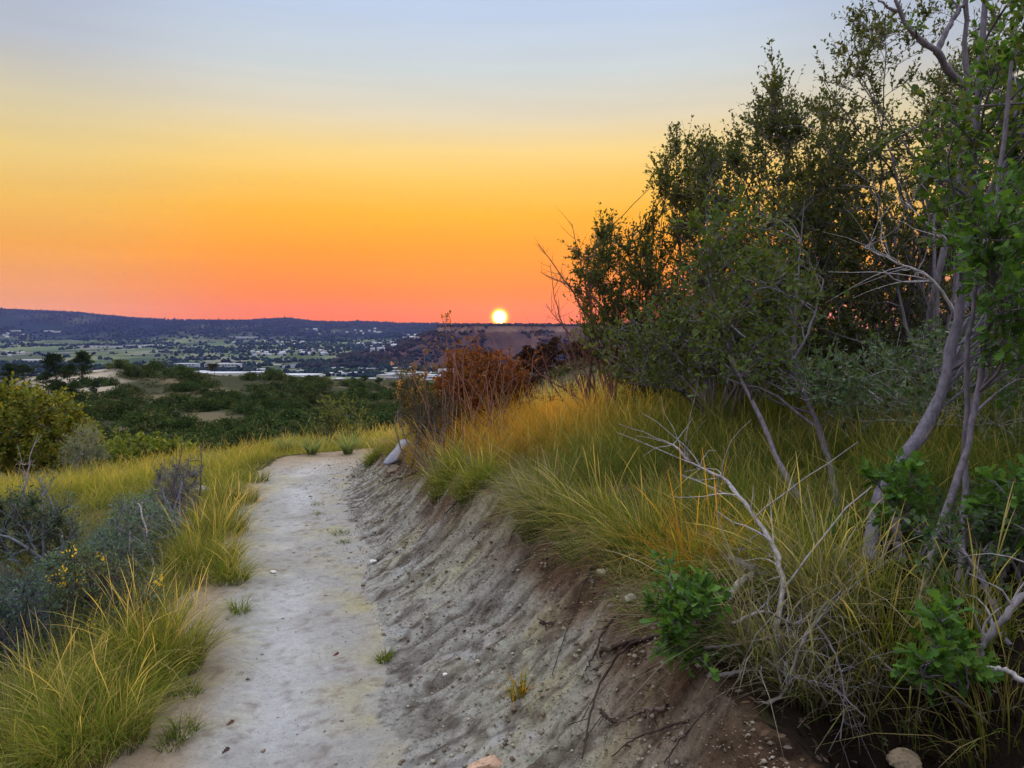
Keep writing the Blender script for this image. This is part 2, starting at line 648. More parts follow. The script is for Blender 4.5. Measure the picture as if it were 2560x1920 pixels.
M_PATH = soil_mat("trodden_soil", 20, .022, .74, 1.2, .14)
M_BANK = soil_mat("eroded_soil", 17, .045, .58, 1.42, .26)
M_GROUND = soil_mat("grassy_soil", 7, .03, .7, 1.3)
M_VALLEY = soil_mat("valley_floor", .018, 0, .75, 1.3)
M_HILLS = soil_mat("hill_woodland", .02, 0, .65, 1.35)
M_LEAF = leaf_mat("leaf", .34, .55, .10)
M_GRASS = leaf_mat("grass_blade", .45, .7, .06, .15)
M_FAR = leaf_mat("distant_foliage", .12, .8, .03, .5)
M_BARK = bark_mat("bark")
M_STONE = soil_mat("stone", 30, .006, .75, 1.25)
M_PAINT = plain_mat("building_paint")

# ------------------------------------------------------------------ ground sheet, split into path, bank, ground, valley, hills, mesa
Lg, Rg, Bg = xl(Y), xr(Y), xb(Y)
edge_n = (fbm(X * 1.6, Y * 1.6, 4, 21) - .5) * .55
endy = 10.75 + (fbm(X * 2, Y * 2, 2, 23) - .5) * .6
is_path = (X > Lg + edge_n) & (X <= Rg + edge_n * .6) & (Y < endy)
lip_n = (fbm(X * 2.2, Y * 2.2, 3, 22) - .5) * .34
is_bank = (~is_path) & (X > Lg) & (X < Bg + .10 + lip_n) & (Y < 10.2)
H0 = Zm(X, Y)
# fine soil relief, only where the grid is fine
fine = sstep(12, 8, Y) * sstep(-6, -3.4, X) * sstep(3.2, 1.8, X)
ub = np.clip((X - Rg) / np.maximum(Bg - Rg, .1), 0, 1.2)
bmask = sstep(-.1, .2, (X - Rg) / np.maximum(Bg - Rg, .1)) * sstep(1.35, 1.0, (X - Rg) / np.maximum(Bg - Rg, .1))
along = Y * 0.86 - X * 0.50            # rills run down the bank, a little towards the camera
down = X * 0.86 + Y * 0.50
r1 = np.abs(fbm(along * 5.5 + .8 * fbm(X * 2, Y * 2, 2, 44), down * .9, 3, 41) - .5) * 2
r2 = np.abs(fbm(along * 13 + .9 * fbm(X * 3, Y * 3, 2, 45), down * 2.6, 3, 42) - .5) * 2
rk = sstep(.35, .65, fbm(X * 1.1, Y * 1.1, 2, 50))
relief = bmask * (-.024 * rk * np.maximum(0, .26 - r1) / .26 - .013 * np.maximum(0, .28 - r2) / .28)
relief += bmask * .030 * (fbm(along * 4, down * 3, 4, 43) - .5) * (.6 + ub)
relief += bmask * .020 * (fbm(along * 19, down * 13, 3, 47) - .5) + bmask * .014 * (fbm(X * 34, Y * 34, 2, 51) - .5)
relief += bmask * .026 * (fbm(X * 9, Y * 9, 3, 52) - .5)
relief += bmask * sstep(.7, 1.0, ub) * .09 * (fbm(X * 7, Y * 7, 3, 46) - .5)
relief += -.016 * np.exp(-(((X - (Lg * .52 + Rg * .48)) / np.maximum((Rg - Lg) * .5, .2) - .1) / .3) ** 2) * (X < Rg) * (X > Lg)
relief += .009 * (fbm(X * 14, Y * 14, 4, 48) - .5) + .016 * (fbm(X * 2.4, Y * 1.4, 2, 49) - .5) * (X < Rg)
H = H0 + relief * fine

# soil colours, with the shade of the hollow painted in
c_path = np.array([.315, .30, .275])
c_pale = np.array([.45, .445, .44])
c_tan = np.array([.33, .235, .15])
c_clay = np.array([.34, .325, .265])
c_ochre = np.array([.40, .345, .16])
c_brown = np.array([.17, .105, .066])
c_dark = np.array([.075, .05, .036])
c_turf = np.array([.085, .078, .035])
c_sand = np.array([.36, .305, .235])


def lerp(a, b, t):
    return a + (b - a) * np.clip(t, 0, 1)[..., None]


n_a = fbm(X * 1.3, Y * 1.3, 4, 71)
n_b = fbm(X * 4.5, Y * 4.5, 4, 72)
n_c = fbm(X * 14, Y * 14, 3, 73)
n_d = fbm(along * 5, down * 2.2, 4, 74)
cen = (X - (Lg * .52 + Rg * .48)) / np.maximum((Rg - Lg) * .5, .2)
cp = np.broadcast_to(c_path * 1.08, X.shape + (3,))
cp = lerp(cp, c_ochre, (n_b - .45) * 1.6)
cp = lerp(cp, c_tan, sstep(.45, 1.0, -cen + (n_a - .5) * 1.3) * .75)
cp = lerp(cp, c_pale, np.exp(-((cen - .1) / .42) ** 2) * sstep(.36, .6, n_a * .6 + n_b * .4) * .95)
cp = lerp(cp, c_tan * 1.15, sstep(8.5, 10.2, Y) * .7)
cb = np.broadcast_to(c_clay, X.shape + (3,))
cb = lerp(cb, c_path * 1.05, sstep(.45, .65, n_a) * .7)
cb = lerp(cb, c_ochre, sstep(.5, .75, n_d) * .55)
cb = lerp(cb, c_pale, sstep(.66, .76, n_b) * .7)
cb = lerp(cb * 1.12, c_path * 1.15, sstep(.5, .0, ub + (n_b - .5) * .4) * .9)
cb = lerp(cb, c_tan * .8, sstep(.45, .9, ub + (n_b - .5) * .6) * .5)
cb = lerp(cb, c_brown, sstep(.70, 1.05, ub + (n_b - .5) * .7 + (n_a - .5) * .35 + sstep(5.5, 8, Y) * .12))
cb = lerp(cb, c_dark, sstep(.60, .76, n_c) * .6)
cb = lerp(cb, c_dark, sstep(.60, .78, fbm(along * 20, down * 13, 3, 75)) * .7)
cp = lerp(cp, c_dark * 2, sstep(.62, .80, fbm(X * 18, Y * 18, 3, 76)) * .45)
cb = lerp(cb, c_dark, bmask * sstep(.22, .04, r1) * .5)  # darker along the rill grooves
cg = np.broadcast_to(c_turf, X.shape + (3,))
cg = lerp(cg, c_brown * .8, sstep(.45, .7, n_a))
hol_shade = 1.5 * np.exp(-((X - 1.45) / .80) ** 2 - ((Y - 2.0) / 1.15) ** 2) + (n_b - .5) * .9 + (n_c - .5) * .5
cg = lerp(cg, np.array([.018, .013, .010]), sstep(.25, .85, hol_shade))  # near-black soil colour paints the shade under the oaks
cb = lerp(cb, np.array([.03, .02, .015]), sstep(.35, .9, hol_shade) * sstep(.75, 1.05, ub))  # bank lip darkened by the same painted shade
pxg = 1280 + F_PX * X / np.maximum(Y, 1)
# bowl: scrub floor, tan grass and bare sandy bluff
nb1 = fbm(X / 9, Y / 9, 4, 81)
cm = lerp(np.broadcast_to(np.array([.05, .052, .03]), X.shape + (3,)), np.array([.13, .105, .065]), sstep(.56, .70, nb1))
bl = sstep(40, 90, pxg + (nb1 - .5) * 120) * sstep(310, 230, pxg + (nb1 - .5) * 160) * sstep(104, 118, Y + (nb1 - .5) * 50) * sstep(.68, .55, nb1)
bl = np.maximum(bl, .25 * sstep(270, 330, pxg) * sstep(450, 390, pxg) * sstep(160, 168, Y))
cm = lerp(cm, c_sand, bl)
cg = lerp(cg, cm, sstep(16, 26, Y))[...]
# valley: fields, tilled plots, scrub
nv = fbm(X / 420 + 3, Y / 560, 4, 91)
nv2 = fbm(X / 150, Y / 330, 4, 92)
cv = lerp(np.broadcast_to(np.array([.085, .115, .058]), X.shape + (3,)), np.array([.14, .16, .082]), sstep(.42, .6, nv))
cv = lerp(cv, np.array([.19, .175, .14]), sstep(.58, .68, nv2) * .7)
cv = lerp(cv, np.array([.045, .06, .03]), sstep(.54, .66, fbm(X / 210 + 7, Y / 300, 4, 93)) * .8)
ch = lerp(np.broadcast_to(np.array([.018, .028, .028]), X.shape + (3,)), np.array([.07, .075, .05]), sstep(.62, .76, nv2))  # cool tint stands in for part of the haze
e_ = mesa_e(X, Y)
mes = (Y > 2100) & (Y < 4000) & (e_ > -380)
cme = lerp(np.broadcast_to(np.array([.075, .042, .030]), X.shape + (3,)), np.array([.13, .075, .05]), sstep(.55, .75, fbm(X / 45, Y / 90, 4, 95)) * .6)  # base reddened to stand in for red sunlight on the slope
cme = lerp(cme, np.array([.22, .135, .095]), sstep(-40, -20, e_) * sstep(6, -2, e_) * .6)
woods_t = sstep(4700, 5400, Y + (nv2 - .5) * 900)
cv = lerp(cv, ch, woods_t)

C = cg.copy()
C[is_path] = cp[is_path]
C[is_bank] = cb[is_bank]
far = Y > 235
C[far] = cv[far]
C[mes] = cme[mes]

nyg, nxg = X.shape
vid = np.arange(nyg * nxg).reshape(nyg, nxg)
Q = np.stack([vid[:-1, :-1], vid[:-1, 1:], vid[1:, 1:], vid[1:, :-1]], -1)
cls = np.zeros((nyg, nxg), int)
cls[is_bank] = 2
cls[is_path] = 1
cls[far] = 3
cls[Y > 5000] = 4
cls[mes] = 5
qc = cls[:-1, :-1]
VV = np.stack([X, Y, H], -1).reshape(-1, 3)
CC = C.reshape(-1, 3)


def sheet(name, k, mat, label):
    f = Q[qc == k].reshape(-1, 4)
    u_, inv = np.unique(f, return_inverse=True)
    o = make(name, VV[u_], [inv.reshape(-1, 4)], mat, None, CC[u_], None, True)
    tag(o, label, None, None, 'structure')
    return o


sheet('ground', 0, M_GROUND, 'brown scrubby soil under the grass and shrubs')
sheet('path', 1, M_PATH, 'pale trodden dirt trail curving away to the left')
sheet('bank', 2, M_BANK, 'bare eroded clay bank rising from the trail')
sheet('valley', 3, M_VALLEY, 'green valley floor of fields below the hill')
sheet('hills', 4, M_HILLS, 'long wooded ridge on the far side of the valley')
sheet('mesa', 5, M_HILLS, 'flat-topped mesa under the rising sun')


# ------------------------------------------------------------------ plant makers
def in_poly(poly, n, g):
    """n random image points inside a polygon"""
    poly = np.asarray(poly, float)
    lo, hi = poly.min(0), poly.max(0)
    out = []
    x1, y1 = poly[:, 0], poly[:, 1]
    x2, y2 = np.roll(x1, -1), np.roll(y1, -1)
    while len(out) < n:
        p = lo + (hi - lo) * g.random((n * 3, 2))
        c = ((y1[None] > p[:, 1:]) != (y2[None] > p[:, 1:])) & (p[:, :1] < (x2 - x1) * (p[:, 1:] - y1) / (y2 - y1 + 1e-9) + x1)
        out += list(p[c.sum(1) % 2 == 1])
    return np.array(out[:n])


def blades(root, L, W, az, lean, cb_, ct_, K=5, prof=None, twist=None, g=rng):
    """curved tapering grass blades. root (n,3)"""
    n = len(root)
    t = np.linspace(0, 1, K)
    if prof is None:
        prof = np.clip(1.02 - t ** 2.0, .06, 1) * np.interp(t, [0, .2, 1], [.7, 1, 1])
    prof = np.asarray(prof, float)
    hd = np.stack([np.cos(az), np.sin(az), np.zeros(n)], -1)
    hz = (lean[:, None] * t ** 1.7)[..., None]
    vz = (t[None] - .42 * (lean[:, None] ** 1.5) * t[None] ** 2.6)
    C_ = root[:, None, :] + L[:, None, None] * (hd[:, None, :] * hz + np.array([0, 0, 1.0]) * vz[..., None])
    tw = g.uniform(0, 2 * math.pi, n) if twist is None else twist
    wd = np.stack([np.cos(tw), np.sin(tw), g.uniform(-.2, .2, n)], -1)
    w = (W[:, None] * prof[None])[..., None] * wd[:, None, :] * .5
    V = np.stack([C_ - w, C_ + w], 2).reshape(-1, 3)
    i = np.arange(n * K * 2).reshape(n, K, 2)
    q = np.stack([i[:, :-1, 0], i[:, :-1, 1], i[:, 1:, 1], i[:, 1:, 0]], -1).reshape(-1, 4)
    tt = t[None, :, None] ** 1.1
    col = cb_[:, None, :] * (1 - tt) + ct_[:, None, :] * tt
    col = np.repeat(col[:, :, None, :], 2, 2).reshape(-1, 3)
    return V, q, col


G_BASE = np.array([.055, .085, .015])  # green base, darkened further for shade among the blades
G_MID = np.array([.25, .28, .040])
G_LIME = np.array([.37, .37, .055])
G_STRAW = np.array([.55, .43, .17])
G_GOLD_SUN = np.array([.64, .33, .045])  # dry gold pushed orange to stand in for low sun
G_GREY = np.array([.40, .34, .25])
SEED = [.5, .45, .42, .4, .4, .9, 1.3, .9, .25]


def tuft(name, label, base, n=260, rad=.14, h=.42, lean=.55, green=.6, gold=.4, seeds=18, group=None, dirx=0.0, diry=0.0, straw=G_STRAW, w=.0034, flat=1.0, cat='grass tuft'):
    g = np.random.default_rng(int(abs(base[0]) * 1000 + abs(base[1]) * 100000 + n))
    n = int(n * 1.7)
    a = g.uniform(0, 2 * math.pi, n)
    r = rad * np.sqrt(g.random(n))
    x, y = base[0] + r * np.cos(a), base[1] + r * np.sin(a)
    root = np.stack([x, y, Zm(x, y) - .01], -1)
    az = a + g.normal(0, 1.0, n)
    ln = np.abs(g.normal(lean * 1.15, .28, n)) * (.45 + .85 * r / rad)
    hv = np.stack([np.cos(az) * ln + dirx, np.sin(az) * ln + diry], -1)
    az, ln = np.arctan2(hv[:, 1], hv[:, 0]), np.clip(np.hypot(hv[:, 0], hv[:, 1]), 0, 1.35)
    L = h * g.uniform(.4, 1.15, n) * flat
    bent = g.random(n) < .14
    ln = np.where(bent, g.uniform(1.0, 1.35, n), ln * g.uniform(.7, 1.3, n))
    mixg = g.random((n, 1))
    ct_ = np.where(mixg < gold * .6, straw, np.where(mixg < gold * .6 + (1 - gold * .6) * green, G_MID * np.array([.8, .92, 1]), G_LIME * .92)) * g.uniform(.7, 1.2, (n, 1))
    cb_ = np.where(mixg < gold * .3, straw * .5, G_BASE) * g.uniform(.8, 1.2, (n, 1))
    G = Geo()
    V, q, c = blades(root, L, g.uniform(.7, 1.3, n) * w, az, ln, cb_, ct_, g=g)
    G.add(V, [q], c)
    o = None
    if seeds:
        m = seeds
        k = g.integers(0, n, m)
        V, q, c = blades(root[k], h * g.uniform(1.05, 1.5, m), np.full(m, w * .85), az[k], ln[k] * .55 + .05,
                         np.broadcast_to(G_MID * .9, (m, 3)), np.broadcast_to(straw * 1.1, (m, 3)) * g.uniform(.85, 1.15, (m, 1)), 9, SEED, g=g)
        S = Geo().add(V, [q], c)
    if cat:
        e = empty(name, base)
        tag(e, label, cat, group)
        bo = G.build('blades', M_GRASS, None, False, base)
        bo.parent = e; bo.location = (0, 0, 0)
        if seeds:
            so = S.build('seed_heads', M_GRASS, None, False, base)
            so.parent = e; so.location = (0, 0, 0)
        return e


LEAF_T = [0, .38, .72, 1]
LEAF_W = [.06, .95, .8, .02]
OAK_T = [0, .10, .24, .33, .47, .56, .70, .79, .92, 1]
OAK_W = [.04, .10, .52, .26, .82, .42, .95, .55, .52, .04]


def leaves(p, d, up, L, W, col, T_=None, W_=None, fold=.25, curl=.12):
    """leaves as a folded pair of strips either side of the midrib"""
    n = len(p)
    d = unit(d)
    s = unit(np.cross(d, up))
    nn = np.cross(s, d)
    T_ = np.asarray(LEAF_T if T_ is None else T_)
    W_ = np.asarray(LEAF_W if W_ is None else W_)
    k = len(T_)
    mid = p[:, None] + d[:, None] * (L[:, None, None] * T_[None, :, None]) - nn[:, None] * (L[:, None, None] * curl * (T_ ** 2)[None, :, None])
    off = s[:, None] * (W[:, None, None] * .5 * W_[None, :, None])
    lift = nn[:, None] * (W[:, None, None] * .5 * fold * W_[None, :, None])
    V = np.stack([mid - off + lift, mid, mid + off + lift], 2).reshape(-1, 3)
    i = np.arange(n * k * 3).reshape(n, k, 3)
    q = np.concatenate([np.stack([i[:, :-1, a], i[:, :-1, a + 1], i[:, 1:, a + 1], i[:, 1:, a]], -1).reshape(-1, 4) for a in (0, 1)])
    return V, q, np.repeat(col, k * 3, 0)


def hexleaves(p, d, up, L, W, col):
    n = len(p)
    d = unit(d)
    s = unit(np.cross(d, up))
    nn = np.cross(s, d)
    o = lambda a, b, c: p + d * (L * a)[:, None] + s * (W * b)[:, None] + nn * (W * c)[:, None]
    V = np.stack([p, o(.35, -.46, .12), o(.75, -.4, .1), o(1, 0, -.1), o(.75, .4, .1), o(.35, .46, .12)], 1).reshape(-1, 3)
    i = np.arange(n * 6).reshape(n, 6)
    q = np.concatenate([i[:, [0, 1, 2, 3]], i[:, [0, 3, 4, 5]]])
    return V, q, np.repeat(col, 6, 0)


BARK = np.array([.155, .135, .16])
BARK_D = np.array([.085, .065, .062])
BARK_R = np.array([.13, .05, .035])  # bark reddened like the flare-tinted leaves
DEADW = np.array([.34, .31, .32])


def bush(name, label, cat, base, tips=None, poly=None, dr=None, n=40, seed=1, stems=None, r0=.02, main=6, twigs=10, tw_len=(.08, .28), lpt=8,
         leaf=(.03, .016), cols=((.07, .09, .03),), oak=False, bark=BARK, group=None, up=.35, leaf_mat_=None, flowers=None, bow=.18, tmin=.3, leafname='foliage', sides=4, twig_r=.0022):
    """woody plant: stems from the base to tips spread through the crown, twigs along them, leaves along the twigs"""
    g = np.random.default_rng(seed)
    base = np.asarray(base, float).reshape(-1, 3)
    if tips is None:
        q = in_poly(poly, n, g)
        dd = g.uniform(dr[0], dr[1], n)
        tips = np.array([P(a, b, c) for (a, b), c in zip(q, dd)])
    else:
        tips = np.asarray(tips, float)
    n = len(tips)
    wood = Geo()
    fixed = []
    for s_, (pts, ra, rb) in enumerate(stems or []):
        pts = [np.asarray(pts[0], float) - np.array([0, 0, .12])] + list(pts) if s_ == 0 or np.asarray(pts[0])[2] < zg(pts[0][0], pts[0][1]) + .05 else pts
        pl = resample(pts, 22)
        pl = pl + g.normal(0, .3 * min(ra, .02), pl.shape) * np.linspace(0.2, 1, 22)[:, None]
        rr = np.linspace(ra, rb, 22) * (1 + .12 * np.sin(np.arange(22) * 1.7 + s_)) 
        V, qd = tubes(pl[None], rr[None], 9)
        wood.add(V, [qd], bark * g.uniform(.85, 1.15))
        fixed.append((pl, rr))
    # main stems to the farthest-flung tips
    if main:
        o_ = np.argsort(-np.linalg.norm(tips - base.mean(0), axis=1))
        step = max(1, n // main)
        mi = o_[::step][:main] if n > main else np.arange(n)
        for j in mi:
            b = base[g.integers(len(base))] + np.array([g.normal(0, .06), g.normal(0, .06), -.02])
            T = tips[j]
            ln = np.linalg.norm(T - b)
            ctl = b + (T - b) * .45 + np.array([0, 0, bow * ln]) + g.normal(0, .07 * ln, 3)
            pl = resample([b, ctl, T], 18) + np.cumsum(g.normal(0, .006 * ln, (18, 3)), 0) * np.sin(np.linspace(0, math.pi, 18))[:, None]
            rr = np.linspace(1, .12, 18) ** 1.1 * r0 * g.uniform(.7, 1.15) + .0015
            V, qd = tubes(pl[None], rr[None], 6)
            wood.add(V, [qd], bark * g.uniform(.8, 1.2))
            fixed.append((pl, rr))
        rest = np.setdiff1d(np.arange(n), mi)
    else:
        rest = np.arange(n)
    Qp = np.concatenate([f[0][int(len(f[0]) * tmin):] for f in fixed])
    Qr = np.concatenate([f[1][int(len(f[1]) * tmin):] for f in fixed])
    BP, BR = [f[0][-16::3][:6] for f in fixed if main], [f[1][-16::3][:6] for f in fixed if main]
    K = 6
    if len(rest):
        T = tips[rest]
        D = np.linalg.norm(T[:, None] - Qp[None], axis=-1)
        cost = D + 1.3 * np.maximum(0, Qp[None, :, 2] - (T[:, None, 2] - .45 * D)) + g.uniform(0, .25, D.shape) * D
        j = np.argmin(cost, 1)
        A = Qp[j]
        ln = np.linalg.norm(T - A, axis=1)
        ctl = A + (T - A) * .5 + np.array([0, 0, 1.0]) * (bow * ln)[:, None] + g.normal(0, .1, (len(T), 3)) * ln[:, None]
        t = np.linspace(0, 1, K)[None, :, None]
        pl = A[:, None] * (1 - t) ** 2 + 2 * ctl[:, None] * t * (1 - t) + T[:, None] * t ** 2
        pl[:, 1:-1] += g.normal(0, .018, pl[:, 1:-1].shape) * ln[:, None, None]
        rr = np.maximum(Qr[j] * .55, .0025)[:, None] * np.linspace(1, .25, K)[None] + .0008
        rr = np.minimum(rr, r0 * .8)
        V, qd = tubes(pl, rr, sides + 1)
        wood.add(V, [qd], np.repeat(bark * g.uniform(.75, 1.25, (len(T), 1)), K * (sides + 1), 0))
        BP += list(pl)
        BR += list(rr)
    BP = np.array(BP)
    m = len(BP)
    # twigs
    fol = Geo()
    if twigs:
        bi = np.repeat(np.arange(m), twigs)
        tt = g.uniform(.25, 1.0, m * twigs) ** .8 * (K - 1 - 1e-6)
        i0 = tt.astype(int)
        f = (tt - i0)[:, None]
        o = BP[bi, i0] * (1 - f) + BP[bi, i0 + 1] * f
        tg = unit(BP[bi, i0 + 1] - BP[bi, i0])
        dv = unit(.55 * tg + .8 * rand_unit(len(o), g) + np.array([0, 0, up]))
        L = g.uniform(*tw_len, len(o)) * (1.15 - .4 * tt / (K - 1))
        t = np.linspace(0, 1, 4)[None, :, None]
        side = rand_unit(len(o), g) * .16
        pl = o[:, None] + (dv[:, None] * t + (side[:, None] + np.array([0, 0, .1])) * t ** 2) * L[:, None, None]
        V, qd = tubes(pl, np.broadcast_to(np.array([1, .8, .6, .3]) * twig_r, pl.shape[:2]), 3)
        wood.add(V, [qd], np.repeat(bark * g.uniform(.75, 1.3, (len(o), 1)), 12, 0))
        if lpt:
            ti = np.repeat(np.arange(len(o)), lpt)
            s = g.uniform(.1, 1.02, len(ti)) * 2.999
            k0 = np.minimum(s.astype(int), 2)
            f = (s - k0)[:, None]
            lp = pl[ti, k0] * (1 - f) + pl[ti, k0 + 1] * f
            ld = unit(.7 * dv[ti] + .9 * rand_unit(len(ti), g) + np.array([0, 0, .15]))
            lu = unit(np.array([0, 0, 1.0]) + .8 * rand_unit(len(ti), g))
            cc = np.asarray(cols, float)
            col = cc[g.integers(0, len(cc), len(ti))] * g.uniform(.7, 1.3, (len(ti), 1))
            ls = g.uniform(.65, 1.25, len(ti))
            if oak:
                V, qd, c = leaves(lp, ld, lu, leaf[0] * ls, leaf[1] * ls, col, OAK_T, OAK_W)
            else:
                V, qd, c = hexleaves(lp, ld, lu, leaf[0] * ls, leaf[1] * ls, col)
            fol.add(V, [qd], c)
    loc = base.mean(0)
    e = empty(name, loc)
    tag(e, label, cat, group)

    def child(G_, nm, mt, sm=False):
        oo = G_.build(nm, mt, None, sm, loc)
        oo.parent = e
        oo.location = (0, 0, 0)
        return oo
    child(wood, 'stems', M_BARK, True)
    if twigs and lpt:
        child(fol, leafname, leaf_mat_ or M_LEAF)
    if flowers and twigs:
        k = g.choice(len(o), min(len(o), flowers[0]), replace=False)
        m_ = flowers[2]
        for kk in k:
            fp = pl[kk, -1] + g.normal(0, flowers[3], (m_, 3))
            cf = np.asarray(flowers[1]) * g.uniform(.75, 1.2, (m_, 1))
            V, qd, c = hexleaves(fp, rand_unit(m_, g) + np.array([0, 0, .8]), rand_unit(m_, g), np.full(m_, flowers[4]), np.full(m_, flowers[4] * .6), cf)
            child(Geo().add(V, [qd], c), 'blossoms', M_LEAF)
    return e


# ------------------------------------------------------------------ grass that nobody could count
def field(name, label, n, xr_, yr_, accept, hfun, colfun, w=.0034, lean=.6, seedfrac=.10, seed=5, dirfun=None):
    g = np.random.default_rng(seed)
    xs, ys = [], []
    tot = 0
    while tot < n:
        x = g.uniform(*xr_, n * 2)
        y = yr_[0] + (yr_[1] - yr_[0]) * g.random(n * 2) ** 1.0
        k = g.random(n * 2) < accept(x, y)
        xs.append(x[k]); ys.append(y[k]); tot += k.sum()
    x, y = np.concatenate(xs)[:n], np.concatenate(ys)[:n]
    root = np.stack([x, y, Zm(x, y) - .015], -1)
    hh = hfun(x, y) * g.uniform(.55, 1.15, n)
    az = g.uniform(0, 2 * math.pi, n)
    ln = np.abs(g.normal(lean, .22, n))
    if dirfun is not None:
        dx, dy = dirfun(x, y)
        hx, hy = np.cos(az) * ln + dx, np.sin(az) * ln + dy
        az, ln = np.arctan2(hy, hx), np.clip(np.hypot(hx, hy), 0, 1.3)
    cb_, ct_ = colfun(x, y, g)
    th = g.random(n) < .16                     # bent and broken straw
    ln = np.where(th, g.uniform(1.0, 1.35, n), ln * g.uniform(.6, 1.35, n))
    hh = np.where(th, hh * .75, hh)
    ct_ = np.where(th[:, None], np.array([.36, .29, .17]) * g.uniform(.6, 1.2, (n, 1)), ct_)
    cb_ = np.where(th[:, None], np.array([.20, .15, .08]), cb_)
    G = Geo()
    m = int(n * seedfrac)
    wv = w * (1 + .05 * np.maximum(y - 5, 0))
    V, q, c = blades(root[m:], hh[m:], (wv * g.uniform(.7, 1.3, n))[m:], az[m:], ln[m:], cb_[m:], ct_[m:], g=g)
    G.add(V, [q], c)
    sg = G_STRAW * g.uniform(.75, 1.2, (m, 1))
    V, q, c = blades(root[:m], hh[:m] * 1.35, wv[:m] * .75, az[:m], ln[:m] * .6, cb_[:m] * 1.5, sg * .5 + ct_[:m] * .5, 9, SEED, g=g)
    G.add(V, [q], c)
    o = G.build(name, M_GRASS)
    return tag(o, label, None, None, 'stuff')


def clump(x, y, f, s, seed):
    return sstep(s, s + .25, fbm(x * f, y * f, 3, seed))


def golden(x, y):  # zone where low orange sunlight is painted into the grass
    return np.exp(-((x + .10) / 1.05) ** 4 - ((y - 7.7) / 2.1) ** 4)


# meadow left of the trail
def acc_l(x, y):
    d = xl(y) - x
    k = (d > .02) & (d < 9)
    near = clump(x, y, 2.2, .30, 101) * .9 + .1
    return k * near * np.where(d < .5, .9, np.where((y < 8.0) & (d > .55) & (d < 2.4), .22, .85))


def h_l(x, y):
    d = xl(y) - x
    return np.where(d < .2, .15, .27) * (.65 + .7 * fbm(x * .8, y * .8, 2, 103))


def c_l(x, y, g):
    n = len(x)
    t = np.clip(fbm(x * .7, y * .7, 3, 104) * 1.6 - .35 + g.normal(0, .25, n), 0, 1)[:, None]
    lime = G_LIME * 1.05
    ct_ = G_MID * (1 - t) + lime * t
    st = (g.random(n) < .12 + .22 * sstep(9, 12, y))[:, None]
    ct_ = np.where(st, G_STRAW, ct_) * g.uniform(.8, 1.2, (n, 1))
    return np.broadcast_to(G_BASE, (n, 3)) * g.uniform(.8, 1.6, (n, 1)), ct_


field('meadow_grass', 'yellow green meadow grass on the left of the trail', 95000, (-12.5, -1.3), (2.4, 13.2), acc_l, h_l, c_l, .0036, .60, .07, 5)


# grass over the top of the bank, right of the trail
def acc_r(x, y):
    d = x - xb(y)
    k = (d > -.02 - .10 * fbm(x * 3, y * 3, 2, 110)) & (d < 7) & ~((x > .80) & (x < 1.55) & (y < 2.3))
    k = k & ~((y < 3.2) & (x > .4) & (fbm(x * 2, y * 2, 2, 115) < .52))
    sh = sstep(1.0, 2.2, x - xb(y)) * sstep(3.2, 4.2, x + .35 * y - .6)
    return k * (.12 + .88 * clump(x, y, 1.8, .36, 111)) * np.where(y > 9.5, .6, 1) * (1 - .55 * sh)


def h_r(x, y):
    return (.22 + .20 * fbm(x * .9, y * .9, 2, 113)) * np.where(x - xb(y) < .3, .8, 1) * np.where(y < 3.4, .65, 1) * np.where(y > 9.5, .7, 1) + .03 * golden(x, y)


def c_r(x, y, g):
    n = len(x)
    go = golden(x, y)
    p = g.random(n)
    ct_ = np.where((p < .05 + .74 * go)[:, None], G_GOLD_SUN * (1 - .25 * (1 - go[:, None])), np.where((p < .20 + .6 * go)[:, None], G_STRAW * .8, np.where((p < .62)[:, None], G_MID * np.array([.52, .72, .8]), np.where((p < .84)[:, None], np.array([.09, .14, .045]), G_LIME * .6))))
    ed = sstep(.35, .0, x - xb(y))[:, None]
    ct_ = np.where((g.random(n) < .45)[:, None] & (ed > .3), G_GREY, ct_)
    cb_ = G_BASE * 1.2 * (1 - .8 * go[:, None]) + G_GOLD_SUN * .5 * go[:, None]
    return cb_ * g.uniform(.8, 1.4, (n, 1)), ct_ * g.uniform(.75, 1.2, (n, 1))


def dir_r(x, y):
    e = sstep(.45, 0, x - xb(y))
    return -.75 * e - .08, -.30 * e


field('bank_grass', 'tall dry grass over the top of the eroded bank', 92000, (-2.2, 6.5), (2.2, 12.5), acc_r, h_r, c_r, .0034, .58, .07, 6, dir_r)


def acc_e(x, y):
    return ((y > 10.35 + .5 * fbm(x * 1.5, x * 0 + 3, 2, 120)) & (x > np.minimum(xl(y), -2.6) - .3)) * (.25 + .75 * clump(x, y, 1.6, .35, 121))


field('trail_end_grass', 'grass fringe where the trail drops out of sight', 17000, (-3.8, 2.6), (10.3, 13.6), acc_e, lambda x, y: .26 + .14 * fbm(x, y, 2, 122), c_l, .005, .6, .10, 8)

